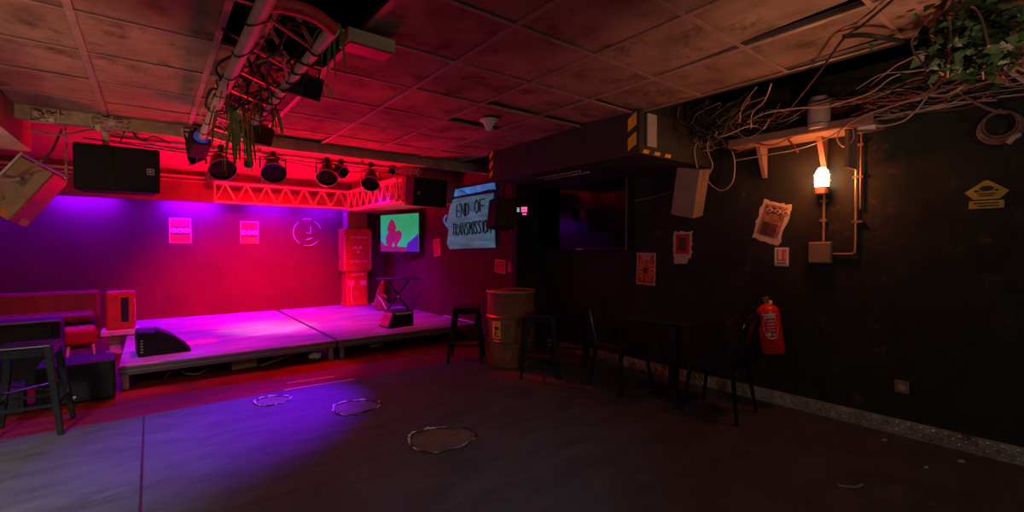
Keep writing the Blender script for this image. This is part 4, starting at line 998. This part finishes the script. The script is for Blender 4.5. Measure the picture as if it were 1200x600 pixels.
# ------------------------------------------------------------------ floor details
def floorpatch(x, y_, rx, ry, label, m='worn'):
    t = thing('worn_patch', label, 'floor damage', (x, y_, 0), R(-10))
    n = 40; rim = [(1+.07*math.sin(3*a+x)+random.uniform(-.05, .05)) for a in [2*PI*k/n for k in range(n)]]
    P = [(rx*rim[k]*math.cos(2*PI*k/n), ry*rim[k]*math.sin(2*PI*k/n)) for k in range(n)]
    b = MB(); b.prism(P, .0005, .003); b.build('bare_surface', m, t)
    b = MB(); b.tube([(px_*1.02, py_*1.02, .003+random.uniform(0, .004)) for px_, py_ in P], [.006+random.uniform(-.003, .004) for _ in P], 5, closed=True); b.m(1)
    for k in range(n):
        if random.random() < .38:
            a = 2*PI*k/n; px_, py_ = P[k]; w = random.uniform(.018, .045)
            T = Matrix.Translation((px_*1.04, py_*1.04, .004)) @ Matrix.Rotation(a, 4, 'Z') @ Matrix.Rotation(random.uniform(-.9, .1), 4, 'Y')
            b.prism([(-.006, -w), (.012, -w*.6), (.02, 0), (.014, w*.7), (-.004, w)], 0, .003, T)
    b.build('ragged_rim', ['black', 'flake'], t)
    return t
floorpatch(1.66, 2.95, .235, .20, 'largest bare patch with ragged rim in mid floor')
floorpatch(1.395, 4.0, .185, .17, 'middle-sized bare ragged patch on floor towards the stage')
floorpatch(.86, 4.64, .13, .12, 'faint small bare patch on floor nearest the stage')
for (pa, pb, lab) in (((333, 457), (415, 444), 'longer orange tape line on floor before the stage'), ((336, 449), (392, 441), 'shorter orange tape line nearer the stage edge')):
    a, c = onz(*pa, 0), onz(*pb, 0); d = c-a; b = MB(); b.box((0, 0, .0012), (d.length, .022, .002)); o = b.build('tape_line', 'orange'); o.location = (a+c)/2; o.rotation_euler.z = math.atan2(d.y, d.x); tag(o, lab, 'tape')
for px, py, s_, lab in ((1036, 516, .018, 'small pale scrap on floor below wall socket'), (1126, 541, .022, 'pale paper scrap on floor beside the diamond plate skirting'), (1085, 548, .014, 'tiny scrap on floor out from the skirting')):
    q = onz(px, py, 0); b = MB(); b.prism([(-s_, -s_*.3), (s_*.8, -s_*.5), (s_, s_*.4), (-s_*.6, s_*.5)], 0, .006); o = b.build('paper_scrap', 'flake'); o.location = (q.x, q.y, .0); o.rotation_euler.z = -.5; tag(o, lab, 'scrap')
q = onz(998, 570, 0)
b = MB(); b.tube(smoothpath([(-.06, .05, .006), (-.03, -.01, .01), (.02, -.03, .006), (.06, -.035, .008)]), [.002]*1+[.006]*17+[.002]*1, 6) if False else b.tube(smoothpath([(-.06, .05, .006), (-.03, -.01, .01), (.02, -.03, .006), (.06, -.035, .008)]), .006, 6)
o = b.build('bent_straw', 'debris', smooth=True); o.location = (q.x, q.y, 0); tag(o, 'bent brownish straw lying on floor at lower right', 'straw')

# ------------------------------------------------------------------ lights
def light(kind, loc, energy, col, target=None, **kw):
    l = bpy.data.lights.new('light', kind); l.energy = energy; l.color = col
    for k, v_ in kw.items(): setattr(l, k, v_)
    o = bpy.data.objects.new('light', l); C.objects.link(o); o.location = loc
    if target is not None: o.rotation_euler = (V(target)-V(loc)).to_track_quat('-Z', 'Y').to_euler()
    return o
RED = (1, .0, .004); BLUE = (.10, .0, 1); MAG = (1, .02, .42); VIO = (.38, .0, 1)
# lamps on the stage bar
light('SPOT', (1.7, 6.15, 2.38), 2300, RED, (1.5, 9.4, .30), spot_size=R(66), spot_blend=1, shadow_soft_size=.08)
light('SPOT', (1.3, 6.15, 2.40), 380, MAG, (1.9, 7.6, .24), spot_size=R(60), spot_blend=1, shadow_soft_size=.08)
light('SPOT', (.3, 6.25, 2.40), 200, (1, .0, .70), (.35, 6.9, .24), spot_size=R(75), spot_blend=1, shadow_soft_size=.08)
light('SPOT', (2.2, 6.2, 2.35), 220, VIO, (3.87, 8.5, .5), spot_size=R(58), spot_blend=1, shadow_soft_size=.08)
light('SPOT', (2.4, 6.2, 2.35), 210, (1, 0, .35), (2.7, 7.2, .24), spot_size=R(70), spot_blend=1, shadow_soft_size=.08)
light('SPOT', (-.1, 6.3, 2.40), 60, VIO, (-1.2, 8.8, .6), spot_size=R(70), spot_blend=1, shadow_soft_size=.08)
light('SPOT', (-.3, 7.1, 2.45), 120, VIO, (-.8, 6.2, .4), spot_size=R(75), spot_blend=1, shadow_soft_size=.06)  # violet backlight added behind the bar to tint the tops purple
light('SPOT', (2.5, 6.3, 2.35), 260, RED, (3.25, 4.55, .6), spot_size=R(24), spot_blend=1, shadow_soft_size=.06)
# blue tubes hidden above the soffit
for x, e in ((-2.0, 32), (-.75, 60), (.55, 95), (1.7, 48), (2.6, 36)):
    light('AREA', (x, 9.24, 2.2), e, BLUE, (x, 9.33, 0), shape='RECTANGLE', size=.7, size_y=.08)
# red wash in the stage recess and added unseen uplight to the panels
light('SPOT', (1.5, 7.4, .5), 1250, RED, (1.5, 7.3, 2.6), spot_size=R(130), spot_blend=1, shadow_soft_size=.12)  # unseen uplight added to redden the recess
light('SPOT', (1.5, 6.2, 2.4), 220, (1, .60, .82), (1.35, 7.35, .24), spot_size=R(34), spot_blend=1, shadow_soft_size=.05)
light('SPOT', (-.9, 7.0, 2.3), 45, RED, (-.9, 8.3, .3), spot_size=R(90), spot_blend=1, shadow_soft_size=.12)
light('SPOT', (1.4, 6.5, .45), 150, RED, (1.1, 4.1, 2.54), spot_size=R(75), spot_blend=1, shadow_soft_size=.1)  # added in place of red bounce, no fixture here
# red lamps skimming the strip of floor in front of the stage
for x in (-.2, .7, 1.5): light('SPOT', (x, 6.1, 2.42), 200, RED, (x, 5.50, 0), spot_size=R(24), spot_blend=.6, shadow_soft_size=.04)
# blue beam on the dance floor
light('SPOT', (2.35, 5.75, 2.3), 2100, (.20, .0, 1), (.7, 4.40, 0), spot_size=R(36), spot_blend=1, shadow_soft_size=.1)
# red truss fills, warm and white house lights off-frame left, cool fill
light('SPOT', (3.60, 3.95, 1.78), 170, RED, (.5, 3.2, 2.28), spot_size=R(36), spot_blend=1, shadow_soft_size=.04)  # red spot added at the effect lamp to redden the truss
light('SPOT', (1.9, 5.6, .12), 70, RED, (.42, 2.9, 2.3), spot_size=R(38), spot_blend=1, shadow_soft_size=.05)  # unseen red uplight added at the stage foot for the truss underside
light('POINT', (-1.7, 4.5, 1.45), 17, (1, .66, .36), shadow_soft_size=.1)  # warm fill added for the duct underside and hazard speaker
light('SPOT', (-.8, 2.4, .7), 74, (1, .56, .38), (-.75, 3.9, 2.54), spot_size=R(72), spot_blend=.7, shadow_soft_size=.12)
light('SPOT', (-1.6, 1.6, 2.3), 520, (1, 1, .90), (-1.3, 3.4, 0), spot_size=R(68), spot_blend=1, shadow_soft_size=.2)
light('SPOT', (1.2, .6, 2.35), 45, (.85, .92, 1), (1.4, 3.2, 0), spot_size=R(75), spot_blend=1, shadow_soft_size=.2)  # unseen cool fill added over the middle floor
# bulkhead lamp, then added unseen fills for right wall and ceiling
q = onx(967, 210, XW)
light('POINT', (XW-.19, q.y, q.z), 11, (1, .23, .055), shadow_soft_size=.06)
light('AREA', (.9, -1.8, 2.2), 9, (.95, 1, .86), (4.39, 2.6, 1.0), size=.5)  # soft fill added behind the camera for the right wall
light('SPOT', (2.2, .1, 1.3), 56, (1, .48, .30), (3.1, 1.1, 2.54), spot_size=R(95), spot_blend=1, shadow_soft_size=.1)  # unseen warm uplight added to brighten the right ceiling

w = bpy.data.worlds.new('world'); S.world = w; w.use_nodes = True
w.node_tree.nodes['Background'].inputs[0].default_value = (.01, .009, .01, 1); w.node_tree.nodes['Background'].inputs[1].default_value = .0
S.view_settings.view_transform = 'Standard'; S.view_settings.look = 'None'; S.view_settings.exposure = 0; S.view_settings.gamma = 1
S.view_settings.use_curve_mapping = False
try: S.cycles.use_denoising = True
except Exception: pass
